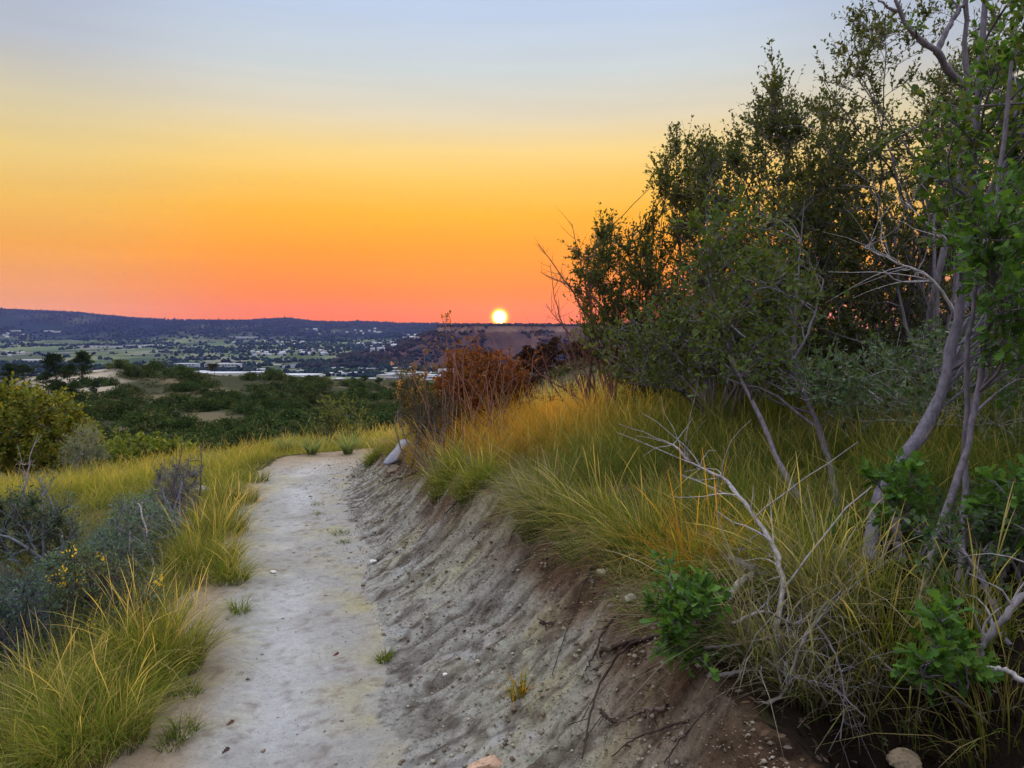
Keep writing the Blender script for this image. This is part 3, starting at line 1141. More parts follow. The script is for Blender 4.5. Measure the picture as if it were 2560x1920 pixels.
# ------------------------------------------------------------------ single grass tufts along the trail
T_ = 'grass tufts along the trail'
for (px, py, n, rad, h, lean, gold, sd, label) in [
    (395, 1660, 700, .20, .40, .62, .34, 40, 'largest green grass clump, bulging over the left edge of the trail'),
    (520, 1420, 420, .19, .40, .55, .42, 30, 'golden tipped grass clump above the largest clump on the trail edge'),
    (560, 1330, 330, .18, .36, .5, .60, 46, 'pale feathery golden grass clump on the left trail edge'),
    (575, 1455, 240, .12, .28, .7, .35, 8, 'grass clump leaning onto the trail beside the golden tipped clump'),
    (600, 1250, 220, .16, .28, .5, .35, 10, 'short green grass clump at the upper left edge of the trail'),
    (230, 1860, 620, .20, .34, .6, .38, 34, 'broad grass clump with straw seed heads in the lower left corner'),
    (60, 1880, 460, .20, .36, .55, .42, 30, 'straw tipped grass clump at the extreme lower left of the photo'),
    (340, 1740, 300, .13, .26, .7, .2, 8, 'bright green grass clump in front of the largest clump'),
    (170, 1740, 420, .20, .34, .5, .55, 40, 'straw coloured seeding grass clump below the yellow flowered bush'),
    (640, 1205, 160, .14, .20, .6, .2, 5, 'low green grass mat at the inside of the trail bend'),
]:
    tuft('grass_tuft', label, gp(px, py), n, rad, h, lean, .6, gold, sd, T_)
S_ = 'small grass sprigs in the bare soil'
for (px, py, n, rad, h, label) in [
    (600, 1530, 60, .05, .13, 'dark grass sprig on the left trail edge beside the largest clump'),
    (470, 1735, 55, .06, .12, 'flattened grass sprig on the trail below the largest clump'),
    (455, 1835, 55, .06, .12, 'dark green grass sprig low on the left of the trail'),
    (425, 1865, 40, .05, .10, 'thin grass sprig at the lower edge of the trail'),
    (962, 1648, 60, .035, .075, 'lone grass sprig in the bare clay right of the trail'),
    (850, 1335, 40, .07, .07, 'low grass sprig where bank meets trail, middle one of the row'),
    (860, 1358, 30, .05, .06, 'small grass sprig just below the middle sprig of the row'),
    (795, 1262, 36, .07, .06, 'grass sprig near the far bend of the trail'),
    (798, 1285, 26, .05, .05, 'tiny grass sprig just below the one near the far bend'),
]:
    tuft('grass_sprig', label, gp(px, py), n, rad, h, .75, .9, .12, 0, S_, w=.004, cat='grass sprig')
tuft('grass_sprig', 'yellow dry grass sprig tinted for low sun, low on the bare bank', gp(1297, 1740), 60, .03, .13, .5, .5, .75, 0, S_, -.1, -.15, G_GOLD_SUN, .0035, cat='grass sprig')
L_ = 'grass clumps hanging over the bank lip'
for (px, py, n, h, gold, label, st, dx) in [
    (1120, 1205, 300, .30, .10, 'green grass clump at the bank lip left of the golden grass', G_STRAW, -.3),
    (1190, 1215, 260, .26, .10, 'second green grass clump on the bank lip, below the golden grass', G_STRAW, -.3),
    (1360, 1290, 420, .34, .75, 'grey dry grass clump drooping over the bank under the golden grass', G_GREY, -.5),
    (1480, 1330, 380, .36, .55, 'straw grass clump drooping over the middle of the bank', G_STRAW, -.45),
    (1600, 1390, 360, .36, .55, 'straw grass clump on the bank lip left of the fallen grey limb', G_STRAW, -.4),
    (1740, 1460, 260, .40, .85, 'upright grass clump tinted orange for low sun, behind the leafy green sprout', G_GOLD_SUN, -.12),
    (1000, 1130, 300, .22, .05, 'lime green grass clump behind the pale slab of rock', G_STRAW, -.15),
    (940, 1150, 260, .22, .05, 'lime green grass clump left of the pale slab of rock', G_STRAW, -.15),
    (2060, 1560, 220, .40, 1.4, 'pale grass clump hanging over the dark hollow', G_GREY, -.5),
    (2000, 1500, 260, .42, .5, 'olive grass clump at the foot of the leaning stem', G_STRAW, -.3),
    (2200, 1640, 130, .32, .5, 'olive grass clump between the two many stemmed oaks', G_STRAW, -.2),
    (2130, 1500, 130, .32, .6, 'straw grass clump below the curved trunk', G_STRAW, -.3),
    (2420, 1600, 110, .32, .5, 'straw grass clump under the right hand oak sprout', G_STRAW, -.2),
    (1850, 1640, 150, .34, 1.5, 'thin grey dry grass clump at the left rim of the dark hollow', G_GREY * .7, -.7),
    (1960, 1700, 150, .34, 1.5, 'thin grey dry grass clump drooping under the brush heap', G_GREY * .7, -.6),
    (2120, 1740, 130, .32, 1.5, 'thin grey dry grass clump in the middle of the dark hollow', G_GREY * .6, -.4),
    (2250, 1800, 60, .26, 1.3, 'olive dry grass clump left of the bright lobed oak sprout', G_GREY * .7, -.3),
    (2490, 1820, 60, .26, 1.3, 'thin straw grass clump in the lower right corner', G_STRAW * .6, -.3),
    (1880, 1470, 260, .36, .5, 'straw grass clump behind the arching dead branch', G_STRAW, -.35),
]:
    tuft('bank_grass_tuft', label, gp(px, py), n, .12, h, .5, .55, gold, 14, L_, dx, dx * .4, st, .0045)
YU = 'yucca clumps at the trail end'
for (px, py, h, label) in [
    (660, 1122, .38, 'pale green spiky yucca at the trail end, the largest'),
    (712, 1132, .32, 'spiky yucca just right of the largest one'),
    (780, 1138, .30, 'low spiky plant right of the two yuccas'),
    (525, 1180, .34, 'grey green spiky yucca left of the trail bend'),
    (870, 1135, .34, 'upright grass like clump at the right end of the trail'),
]:
    b = gp(px, py)
    g_ = np.random.default_rng(int(px))
    n_ = 110
    a_ = g_.uniform(0, 2 * math.pi, n_)
    el = g_.uniform(.15, 1.1, n_)
    root_ = np.repeat(b[None], n_, 0) + np.stack([np.cos(a_), np.sin(a_), 0 * a_], -1) * .05
    yc = np.array([.22, .27, .12]) * g_.uniform(.75, 1.25, (n_, 1))
    V_, q_, c_ = blades(root_, h * g_.uniform(.7, 1.15, n_), np.full(n_, .012), a_, el, yc * .7, yc * 1.15, 5, [1, 1, .8, .5, .08], g=g_)
    o_ = Geo().add(V_, [q_], c_).build('yucca', M_GRASS, None, False, b)
    tag(o_, label, 'yucca', YU)

# ------------------------------------------------------------------ the big shrubs right of the trail
DK = ((.055, .075, .022), (.075, .095, .028), (.10, .11, .035))
MD = ((.07, .115, .028), (.095, .14, .035), (.13, .15, .04))
BR = ((.07, .15, .025), (.095, .185, .03), (.05, .115, .022))
THK = [
    ('dark small leaved shrub at the left end of the tall thicket', [(1560, 1010), (1640, 1000), (1700, 1000)],
     [(1430, 700), (1440, 640), (1500, 560), (1560, 640), (1620, 600), (1655, 440), (1690, 350), (1750, 370), (1810, 430), (1850, 700), (1820, 1000), (1560, 1010), (1470, 880)], (7.0, 9.0), 310, 11, BARK_D,
     [(1440, 640), (1445, 700), (1500, 570), (1530, 590), (1650, 430), (1665, 470), (1690, 345), (1722, 350), (1745, 375), (1600, 600), (1570, 640), (1790, 420)]),
    ('tall airy shrub whose tips stand highest left of the bare forked stem', [(1860, 980), (1930, 970), (2000, 970), (2060, 965)],
     [(1660, 500), (1720, 400), (1800, 400), (1880, 340), (1930, 260), (1980, 330), (2040, 300), (2120, 300), (2160, 500), (2180, 1000), (1750, 1010), (1690, 700)], (6.0, 8.2), 390, 12, BARK,
     [(1925, 165), (1940, 200), (1930, 230), (1800, 400), (1850, 350), (1880, 300), (1900, 280), (1990, 300), (2020, 280), (2060, 290), (1960, 300), (2100, 260), (1840, 400), (1770, 420), (1920, 330)]),
    ('dense shrub filling the back right of the thicket', [(2150, 970), (2240, 960), (2330, 960), (2420, 970)],
     [(2010, 400), (2050, 260), (2130, 160), (2200, 220), (2330, 120), (2450, 110), (2560, 40), (2660, 100), (2680, 1000), (2050, 1010)], (5.8, 8.4), 420, 13, BARK,
     [(2130, 55), (2150, 95), (2175, 120), (2195, 60), (2215, 110), (2240, 80), (2280, 60), (2320, 40), (2060, 200), (2090, 150), (2350, 90), (2480, 60), (2540, 20), (2110, 110)]),
]
for lb, bs, poly_, dr_, n_, sd_, bk_, shoots in THK:
    g_ = np.random.default_rng(sd_ + 900)
    q_ = in_poly(poly_, n_, g_)
    tp_ = [P(a_, b_, g_.uniform(*dr_)) for a_, b_ in q_]
    tp_ += [P(a_, b_ + g_.uniform(-15, 20), g_.uniform(dr_[0] + .3, dr_[1] - .5)) for a_, b_ in shoots for _ in range(2)]
    bases_ = []
    for a_, b_ in bs:
        for k_ in range(2):
            p_ = gp(a_, b_) + np.array([g_.normal(0, .2), g_.normal(0, .4), 0])
            p_[2] = zg(p_[0], p_[1])
            bases_.append(p_)
    bush('mahogany_shrub', lb, 'shrub', bases_, tips=tp_, seed=sd_, up=.75, tw_len=(.08, .34), r0=.017, main=46, twigs=11, lpt=11, leaf=(.034, .018), cols=DK, bark=bk_, bow=.10, tmin=.22)
bush('oak_shrub', 'broad leaved shrub low in front of the dark thicket', 'shrub', [gp(1890, 1060), gp(1800, 1080)],
     poly=[(1450, 860), (1560, 800), (1740, 700), (1950, 640), (2080, 760), (2060, 900), (1900, 980), (1700, 990), (1560, 960)],
     dr=(5.0, 6.8), n=150, seed=14, r0=.014, main=26, twigs=10, lpt=8, leaf=(.034, .021), up=.6, cols=MD + DK[1:], bark=BARK)
bush('oak_shrub', 'leafy oak with two grey leaning stems in the middle of the thicket', 'shrub', [gp(2120, 1440)],
     poly=[(1640, 900), (1700, 720), (1760, 520), (1900, 480), (1990, 560), (2040, 760), (1960, 960), (1760, 960)],
     dr=(3.9, 5.2), n=66, seed=15, r0=.010, main=0, twigs=7, lpt=6, leaf=(.038, .025), cols=MD, bark=BARK,
     stems=[([gp(2130, 1450), P(2050, 1320, 3.45), P(1960, 1180, 3.75), P(1900, 1050, 4.0), P(1830, 890, 4.3), P(1780, 700, 4.5), P(1765, 520, 4.6)], .024, .002),
            ([gp(2095, 1260), P(2060, 1110, 4.2), P(2010, 980, 4.4), P(1985, 850, 4.5), P(1995, 680, 4.6), P(2010, 500, 4.7)], .024, .002),
            ([P(1985, 900, 4.45), P(2025, 820, 4.5), P(2060, 700, 4.7)], .010, .004)])
T1 = [gp(2175, 1390), P(2195, 1270, 3.32), P(2240, 1170, 3.38), P(2315, 1070, 3.45), P(2362, 960, 3.5), P(2388, 830, 3.55), P(2410, 640, 3.6), P(2430, 400, 3.7), P(2455, 130, 3.75), P(2470, -120, 3.8)]
bush('oak_tree', 'oak tree with the thick curved grey trunk', 'tree', [gp(2175, 1390)],
     poly=[(2300, 330), (2380, 160), (2480, 60), (2600, -120), (2720, 0), (2720, 900), (2520, 880), (2400, 720), (2320, 600)],
     dr=(3.2, 4.8), n=84, seed=16, r0=.008, main=0, twigs=7, lpt=6, leaf=(.042, .027), cols=BR + MD, bark=np.array([.155, .14, .175]),
     stems=[(T1, .040, .011), ([P(2405, 700, 3.6), P(2460, 520, 3.7), P(2530, 330, 3.8), P(2580, 150, 3.9)], .018, .006)], tmin=.45)
bush('oak_tree', 'slim many stemmed oak in front of the curved trunk', 'tree', [gp(2300, 1560)],
     poly=[(2380, 700), (2420, 560), (2500, 420), (2620, 420), (2680, 900), (2560, 1000), (2420, 860)],
     dr=(2.6, 3.4), n=36, seed=17, r0=.011, main=0, twigs=6, lpt=6, leaf=(.046, .034), cols=BR, bark=BARK, oak=True,
     stems=[([gp(2290, 1560), P(2330, 1380, 2.75), P(2400, 1180, 2.85), P(2445, 980, 2.95), P(2480, 720, 3.0), P(2500, 450, 3.05), P(2530, 150, 3.1)], .017, .007),
            ([gp(2400, 1480), P(2412, 1250, 2.95), P(2415, 1050, 3.0), P(2425, 800, 3.05), P(2470, 560, 3.1)], .017, .007),
            ([P(2415, 1060, 3.0), P(2450, 960, 3.0), P(2490, 850, 3.05), P(2520, 700, 3.1)], .011, .005)], tmin=.5)
bush('bare_tree', 'bare forked stem standing out against the sky above the thicket', 'tree', [gp(2300, 1010)],
     tips=[P(2190, -20, 5.2), P(2235, -30, 5.1), P(2330, -40, 5.3), P(2440, -60, 5.2), P(2400, -40, 5.4), P(2300, 60, 5.0), P(2380, 20, 5.3), P(2460, 60, 5.4)], seed=18, r0=.02, main=0, twigs=9, tw_len=(.06, .2), lpt=4,
     leaf=(.042, .018), cols=BR + MD, bark=BARK,
     stems=[([gp(2300, 1010), P(2330, 760, 5.3), P(2385, 520, 5.3), P(2412, 330, 5.25), P(2414, 200, 5.25), P(2412, 50, 5.25), P(2420, -80, 5.25)], .028, .014),
            ([P(2408, 212, 5.24), P(2370, 175, 5.2), P(2342, 130, 5.15), P(2295, 95, 5.15), P(2262, 55, 5.15), P(2240, 0, 5.15)], .028, .012),
            ([P(2342, 132, 5.15), P(2362, 85, 5.2), P(2384, 45, 5.25), P(2412, 10, 5.25)], .022, .012),
            ([P(2244, 30, 5.15), P(2215, 15, 5.15), P(2185, -15, 5.2)], .012, .005)], tmin=.6)
bush('snowberry_shrub', 'grey green leafy undergrowth shrub behind the curved trunk', 'shrub', [gp(2250, 1060), gp(2480, 1100)],
     poly=[(1900, 960), (2040, 900), (2300, 850), (2600, 780), (2640, 1230), (2450, 1240), (2200, 1120), (2000, 1040)],
     dr=(4.0, 6.0), n=170, seed=19, r0=.010, main=12, twigs=9, lpt=8, leaf=(.032, .022), cols=((.09, .15, .07), (.12, .17, .09), (.07, .11, .05)), bark=DEADW)
bush('oak_sprout', 'leafy green oak sprout growing out of the bare bank', 'sapling', [gp(1730, 1520), gp(1700, 1560)],
     poly=[(1640, 1480), (1700, 1455), (1800, 1460), (1810, 1600), (1780, 1720), (1720, 1730), (1650, 1690), (1630, 1580)],
     dr=(2.15, 2.5), n=26, seed=20, r0=.005, main=8, twigs=7, tw_len=(.03, .09), lpt=6, leaf=(.036, .024), cols=BR, bark=BARK, oak=True, bow=.1)
bush('oak_sprout', 'dark oak sprout around the foot of the curved trunk', 'sapling', [gp(2230, 1400)],
     poly=[(2150, 1230), (2200, 1160), (2290, 1170), (2330, 1300), (2280, 1390), (2190, 1400)],
     dr=(3.0, 3.4), n=22, seed=21, r0=.005, main=6, twigs=5, tw_len=(.04, .1), lpt=5, leaf=(.048, .032), cols=BR, bark=BARK, oak=True)
bush('oak_sprout', 'bright lobed oak sprout over the dark hollow', 'sapling', [gp(2360, 1700)],
     poly=[(2290, 1680), (2330, 1560), (2400, 1530), (2440, 1600), (2430, 1740), (2330, 1760)],
     dr=(2.0, 2.4), n=22, seed=22, r0=.005, main=6, twigs=5, tw_len=(.04, .09), lpt=5, leaf=(.046, .03), cols=BR, bark=BARK, oak=True)
bush('oak_sprout', 'lobed oak sprout at the extreme right edge of the photo', 'sapling', [gp(2540, 1450)],
     poly=[(2450, 1200), (2520, 1150), (2640, 1150), (2640, 1400), (2500, 1400)],
     dr=(2.5, 3.0), n=26, seed=23, r0=.006, main=6, twigs=5, tw_len=(.04, .1), lpt=5, leaf=(.046, .032), cols=BR, bark=BARK, oak=True)

bush('mahogany_shrub', 'shadowy shrub deepest in the thicket behind the curved trunk', 'shrub', [gp(2000, 940), gp(2200, 930), gp(2420, 920), gp(1850, 960)],
     poly=[(1740, 620), (1900, 480), (2100, 420), (2300, 380), (2640, 300), (2660, 960), (2100, 970), (1760, 940)],
     dr=(8.6, 10.5), n=330, seed=25, r0=.024, main=24, twigs=11, lpt=10, leaf=(.048, .028), cols=DK, bark=BARK_D)

bush('snowberry_shrub', 'dark leafy low shrub filling the shade at the right edge above the dark hollow', 'shrub', [gp(2420, 1500), gp(2540, 1560)],
     poly=[(2260, 1330), (2440, 1220), (2620, 1240), (2640, 1680), (2480, 1680), (2300, 1560)],
     dr=(2.4, 3.5), n=95, seed=26, r0=.007, main=12, twigs=8, tw_len=(.05, .16), lpt=6, leaf=(.026, .018), cols=((.06, .10, .045), (.08, .12, .05), (.04, .075, .03)), bark=BARK)
bush('oak_sprout', 'small oak sprout among straw grass left of the curved trunk', 'sapling', [gp(2100, 1420)],
     poly=[(2040, 1330), (2090, 1290), (2160, 1320), (2150, 1420), (2070, 1420)],
     dr=(3.1, 3.5), n=16, seed=27, r0=.005, main=5, twigs=5, tw_len=(.04, .1), lpt=5, leaf=(.042, .028), cols=BR, bark=BARK, oak=True)

# out-of-frame shrub added past the right edge and overhead to shade the hollow
bush('oak_shrub', 'leafy oak branches added beyond the right edge for shade', 'shrub', [np.array([3.3, 3.2, zg(3.3, 3.2)])],
     tips=np.random.default_rng(5).uniform((1.7, 1.6, 2.3), (4.2, 4.0, 4.4), (70, 3)), seed=24, r0=.03, main=12, twigs=8, tw_len=(.1, .3), lpt=8, leaf=(.042, .028), cols=MD, bark=BARK)

# ------------------------------------------------------------------ plants between the trail and the sun
bush('flare_red_bush', 'bush below the sun with leaves reddened for the flare', 'shrub', [gp(1180, 1120), gp(1250, 1090)],
     poly=[(1080, 1000), (1110, 920), (1150, 895), (1190, 885), (1240, 895), (1275, 905), (1320, 950), (1330, 1060), (1200, 1100), (1090, 1090)],
     dr=(8.4, 10.2), n=230, seed=31, r0=.0055, main=26, twigs=11, tw_len=(.06, .2), lpt=9, leaf=(.034, .018), cols=((.20, .06, .018), (.26, .10, .022), (.13, .05, .018)), bark=BARK_R)  # red leaf colour stands in for the sun's flare
bush('flare_red_bush', 'thin sapling with tall wispy shoots left of the sun, tinted for flare', 'shrub', [gp(1110, 1120)],
     tips=[P(1128, 850, 9.4), P(1120, 885, 9.3), P(1075, 935, 9.4), P(1100, 920, 9.2), P(1150, 930, 9.5), P(1215, 900, 9.7), P(1175, 880, 9.8), P(1060, 960, 9.2), P(1140, 980, 9.2), P(1090, 1000, 9.1)],
     seed=32, r0=.005, main=6, twigs=12, tw_len=(.05, .16), lpt=7, leaf=(.028, .013), cols=((.22, .13, .03), (.16, .08, .02), (.14, .12, .03)), bark=BARK_R)  # rust tint of the leaves stands in for flare too
bush('rabbitbrush', 'straw plumed bush standing where the bank meets the trail end', 'shrub', [gp(1050, 1120)],
     poly=[(990, 940), (1020, 925), (1060, 960), (1100, 1000), (1100, 1080), (1020, 1090), (1000, 1020)],
     dr=(8.2, 9.0), n=100, seed=33, r0=.005, main=14, twigs=9, tw_len=(.06, .2), lpt=8, leaf=(.034, .006), cols=((.12, .12, .035), (.22, .15, .05), (.08, .08, .03)), bark=BARK_D,
     flowers=(50, (.62, .34, .13), 8, .018, .022))
bush('thorn_bush', 'dark bare stemmed bush above the pale slab of rock', 'shrub', [gp(1090, 1190), gp(1060, 1160)],
     poly=[(1030, 1060), (1080, 1000), (1150, 1010), (1180, 1080), (1120, 1170), (1050, 1150)],
     dr=(7.2, 8.2), n=90, seed=34, r0=.005, main=20, twigs=10, tw_len=(.06, .18), lpt=4, leaf=(.02, .010), cols=((.10, .06, .03), (.07, .08, .03)), bark=BARK_D * .7)
bush('bare_shrub', 'twisted leafless shrub right of the sun', 'shrub', [gp(1500, 1070), gp(1470, 1060), gp(1540, 1060)],
     tips=[P(1345, 610, 8.6), P(1352, 680, 8.7), P(1375, 660, 8.8), P(1400, 700, 8.8), P(1365, 760, 8.6), P(1430, 560, 8.9), P(1440, 640, 8.8), P(1490, 600, 9.0), P(1530, 540, 9.0), P(1335, 820, 8.5),
           P(1310, 960, 8.2), P(1330, 1000, 8.0), P(1360, 1010, 7.8), P(1350, 930, 8.3), P(1400, 860, 8.7), P(1380, 900, 8.6), P(1450, 780, 8.8), P(1470, 700, 8.9), P(1300, 900, 8.6), P(1460, 900, 8.4), P(1420, 980, 8.0)],
     seed=35, r0=.014, main=16, twigs=16, tw_len=(.10, .38), lpt=0, bark=BARK_R * .8, bow=.08, twig_r=.003)
bush('leafy_sapling', 'thin leafy sapling rising behind the trail end', 'sapling', [np.array([-2.55, 11.9, zg(-2.55, 11.9)]), np.array([-2.9, 12.0, zg(-2.9, 12.0)])],
     poly=[(780, 1080), (800, 1010), (830, 990), (870, 1000), (950, 1060), (930, 1110), (800, 1110)],
     dr=(11.4, 12.6), n=34, seed=36, r0=.010, main=9, twigs=8, tw_len=(.1, .3), lpt=6, leaf=(.050, .020), cols=((.10, .14, .04), (.14, .16, .05)), bark=BARK_D)

# ------------------------------------------------------------------ plants left of the trail
bush('oak_shrub', 'large yellow green oak shrub beyond the meadow', 'shrub', [np.array([-11.6, 19.0, zg(-11.6, 19)]), np.array([-9.8, 18.6, zg(-9.8, 18.6)]), np.array([-13.4, 19.2, zg(-13.4, 19.2)])],
     poly=[(-120, 1010), (-60, 985), (20, 968), (70, 975), (120, 1000), (165, 985), (190, 1030), (240, 1070), (262, 1130), (240, 1180), (-120, 1190)],
     dr=(16.5, 20.5), n=230, seed=41, r0=.04, main=24, twigs=10, tw_len=(.15, .5), lpt=9, leaf=(.095, .065), cols=((.15, .17, .025), (.10, .13, .022), (.20, .19, .03), (.07, .10, .02)), bark=BARK_D)
bush('oak_shrub', 'low yellow green shrub behind the meadow beside the grey green one', 'shrub', [np.array([-7.5, 15.6, zg(-7.5, 15.6)]), np.array([-6.2, 15.6, zg(-6.2, 15.6)])],
     poly=[(255, 1110), (320, 1095), (400, 1110), (470, 1100), (500, 1150), (300, 1175)],
     dr=(14.6, 16), n=70, seed=42, r0=.015, main=14, twigs=8, tw_len=(.1, .3), lpt=8, leaf=(.06, .04), cols=((.14, .19, .03), (.10, .15, .025), (.20, .22, .04)), bark=BARK_D)
bush('sagebrush', 'tall grey green sagebrush in front of the yellow green oak', 'shrub', [np.array([-7.9, 13.8, zg(-7.9, 13.8)])],
     poly=[(150, 1150), (170, 1100), (205, 1070), (250, 1095), (270, 1160), (160, 1175)],
     dr=(13, 14.2), n=50, seed=43, r0=.014, main=10, twigs=10, tw_len=(.08, .26), lpt=8, leaf=(.05, .016), cols=((.13, .16, .10), (.17, .19, .12)), bark=DEADW)
SG = ((.12, .20, .15), (.16, .23, .18), (.09, .15, .10))
bush('sagebrush', 'blue grey sagebrush between meadow and golden grass', 'shrub', [gp(330, 1470), gp(260, 1480), gp(410, 1440)],
     poly=[(210, 1380), (300, 1270), (380, 1240), (450, 1270), (440, 1400), (330, 1470), (230, 1470)],
     dr=(5.0, 6.4), n=170, seed=44, r0=.008, main=22, twigs=9, tw_len=(.05, .15), lpt=8, leaf=(.026, .009), cols=SG, bark=DEADW * .7)
bush('sagebrush', 'purple grey twiggy sagebrush below the dead forked sapling', 'shrub', [gp(440, 1340), gp(480, 1310)],
     poly=[(370, 1270), (400, 1170), (470, 1160), (510, 1230), (490, 1320), (400, 1340)],
     dr=(6.6, 7.6), n=110, seed=45, r0=.010, main=14, twigs=9, tw_len=(.06, .18), lpt=5, leaf=(.026, .009), cols=((.14, .15, .18), (.15, .18, .16), (.10, .13, .10)), bark=np.array([.13, .11, .16]))
bush('rabbitbrush', 'dark stemmed bush with yellow flower heads beside the largest grass clump', 'shrub', [gp(300, 1660), gp(340, 1640), gp(250, 1650)],
     poly=[(120, 1480), (150, 1400), (240, 1390), (340, 1430), (400, 1480), (390, 1620), (250, 1660), (150, 1580)],
     dr=(3.7, 4.6), n=150, seed=46, r0=.007, main=18, twigs=9, tw_len=(.05, .16), lpt=5, leaf=(.022, .008), cols=((.09, .13, .06), (.11, .17, .12), (.07, .10, .04)), bark=BARK_D * .9,
     flowers=(34, (.62, .44, .03), 10, .012, .016))
bush('dead_shrub', 'dead blue grey twiggy shrub at the left edge above the dark one', 'shrub', [gp(90, 1420), gp(150, 1440)],
     tips=[P(60, 1215, 6.0), P(95, 1195, 6.2), P(110, 1215, 6.1), P(10, 1330, 5.8), P(0, 1270, 6.0), P(40, 1290, 5.9), P(150, 1300, 5.9), P(190, 1330, 5.7), P(230, 1370, 5.6), P(20, 1400, 5.5), P(-40, 1330, 5.8), P(120, 1330, 5.8),
           P(-20, 1230, 6.2), P(180, 1260, 5.9), P(70, 1350, 5.6)],
     seed=47, r0=.014, main=9, twigs=16, tw_len=(.08, .30), lpt=4, leaf=(.022, .010), cols=((.06, .10, .06), (.10, .15, .11)), bark=np.array([.13, .14, .17]), twig_r=.0024)
bush('dead_shrub', 'dark purple twiggy shrub at the left edge above the straw grass', 'shrub', [gp(50, 1660), gp(110, 1650), gp(0, 1670)],
     poly=[(-60, 1480), (20, 1440), (90, 1430), (140, 1500), (150, 1600), (60, 1660), (-60, 1660)],
     dr=(3.9, 4.8), n=100, seed=48, r0=.009, main=14, twigs=12, tw_len=(.05, .2), lpt=4, leaf=(.022, .009), cols=((.09, .15, .12), (.07, .11, .07)), bark=np.array([.09, .085, .11]))
bush('sagebrush', 'dark teal sagebrush at the left edge behind the dead blue grey shrub', 'shrub', [gp(60, 1400), gp(0, 1390), gp(130, 1400)],
     poly=[(-60, 1270), (30, 1240), (110, 1260), (190, 1320), (200, 1400), (-60, 1410)],
     dr=(5.8, 6.8), n=110, seed=51, r0=.008, main=18, twigs=9, tw_len=(.05, .16), lpt=8, leaf=(.026, .012), cols=((.06, .10, .055), (.09, .13, .08), (.04, .07, .04)), bark=BARK_D)
bush('sagebrush', 'low teal sagebrush between the yellow flowered bush and the dead shrub', 'shrub', [gp(170, 1500), gp(120, 1500), gp(220, 1490)],
     poly=[(90, 1430), (150, 1390), (230, 1380), (260, 1460), (200, 1510), (90, 1500)],
     dr=(4.7, 5.6), n=90, seed=52, r0=.007, main=16, twigs=9, tw_len=(.04, .13), lpt=8, leaf=(.024, .009), cols=SG, bark=BARK_D)
bush('dead_sapling', 'thin dead forked sapling standing in the grass left of the trail bend', 'sapling', [gp(478, 1310)],
     tips=[P(455, 1130, 6.9), P(500, 1110, 7.0), P(487, 1150, 6.9), P(440, 1170, 6.8), P(510, 1160, 7.0)], seed=49, r0=.012, main=3, twigs=6, tw_len=(.06, .18), lpt=0, bark=BARK_D, twig_r=.003, bow=.02)
bush('dead_sapling', 'pale leafless twig rising above the dead shrub at the left edge', 'sapling', [gp(60, 1330)],
     tips=[P(42, 1110, 7.4), P(95, 1085, 7.4), P(78, 1150, 7.4), P(58, 1160, 7.4)], seed=50, r0=.010, main=3, twigs=4, tw_len=(.06, .18), lpt=0, bark=DEADW, twig_r=.003, bow=.02)


# ------------------------------------------------------------------ dead branches, roots, stones
def limb(name, label, cat, pts, ra, rb, bark, seed, twigs=14, tl=(.06, .25), group=None, k=26, wob=.25):
    g = np.random.default_rng(seed)
    pl = resample(pts, k) + g.normal(0, ra * wob, (k, 3))
    rr = np.linspace(ra, rb, k) * g.uniform(.85, 1.15, k)
    G = Geo()
    V, q = tubes(pl[None], rr[None], 8)
    G.add(V, [q, [[i for i in range(8)][::-1]], [[(k - 1) * 8 + i for i in range(8)]]], bark)
    loc = pl[0].copy()
    e = empty(name, loc)
    tag(e, label, cat, group)
    o = G.build('limb', M_BARK, None, True, loc)
    o.parent = e; o.location = (0, 0, 0)
    if twigs:
        i = g.integers(int(k * .25), k, twigs)
        tgt = np.gradient(pl, axis=0)[i]
        dv = unit(.7 * unit(tgt) + .9 * rand_unit(twigs, g) + np.array([0, 0, .2]))
        L = g.uniform(*tl, twigs)
        t = np.linspace(0, 1, 6)[None, :, None]
        tp = pl[i][:, None] + (dv[:, None] * t + rand_unit(twigs, g)[:, None] * .55 * t ** 2) * L[:, None, None] + np.cumsum(g.normal(0, .011, (twigs, 6, 3)), 1) * t
        V, q = tubes(tp, np.minimum(rr[i] * .5, .006)[:, None] * np.linspace(1, .3, 6)[None], 4)
        o = Geo().add(V, [q], bark * 1.15).build('twigs', M_BARK, None, True, loc)
        o.parent = e; o.location = (0, 0, 0)
    return e


DB = 'dead branches on the bank top'
limb('dead_branch', 'long dead grey branch arching through the grass to a forked tip', 'branch',
     [P(1965, 1700, 2.45), P(1935, 1590, 2.5), P(1960, 1470, 2.6), P(1935, 1370, 2.75), P(1860, 1255, 2.95), P(1805, 1195, 3.1), P(1740, 1165, 3.2), P(1680, 1110, 3.3)], .013, .004, DEADW * .9, 61, 26, (.08, .34), DB)
limb('dead_branch', 'thick broken grey limb lying across the bank lip', 'branch', [gp(1770, 1360) + [0, 0, .05], P(1840, 1405, 2.85), P(1930, 1450, 2.8), P(2010, 1465, 2.8)], .022, .014, DEADW * .6, 62, 14, (.08, .3), DB)
limb('dead_branch', 'short broken stub pointing out of the bank below the thick limb', 'branch', [P(1880, 1440, 2.75), P(1845, 1460, 2.7), P(1822, 1500, 2.65)], .013, .009, DEADW, 63, 0, group=DB)
limb('dead_branch', 'pale dead branch low across the dark hollow', 'branch', [P(1770, 1690, 2.25), P(1850, 1680, 2.3), P(1960, 1660, 2.4), P(2060, 1650, 2.5)], .007, .004, DEADW * .7, 64, 14, (.06, .24), DB)
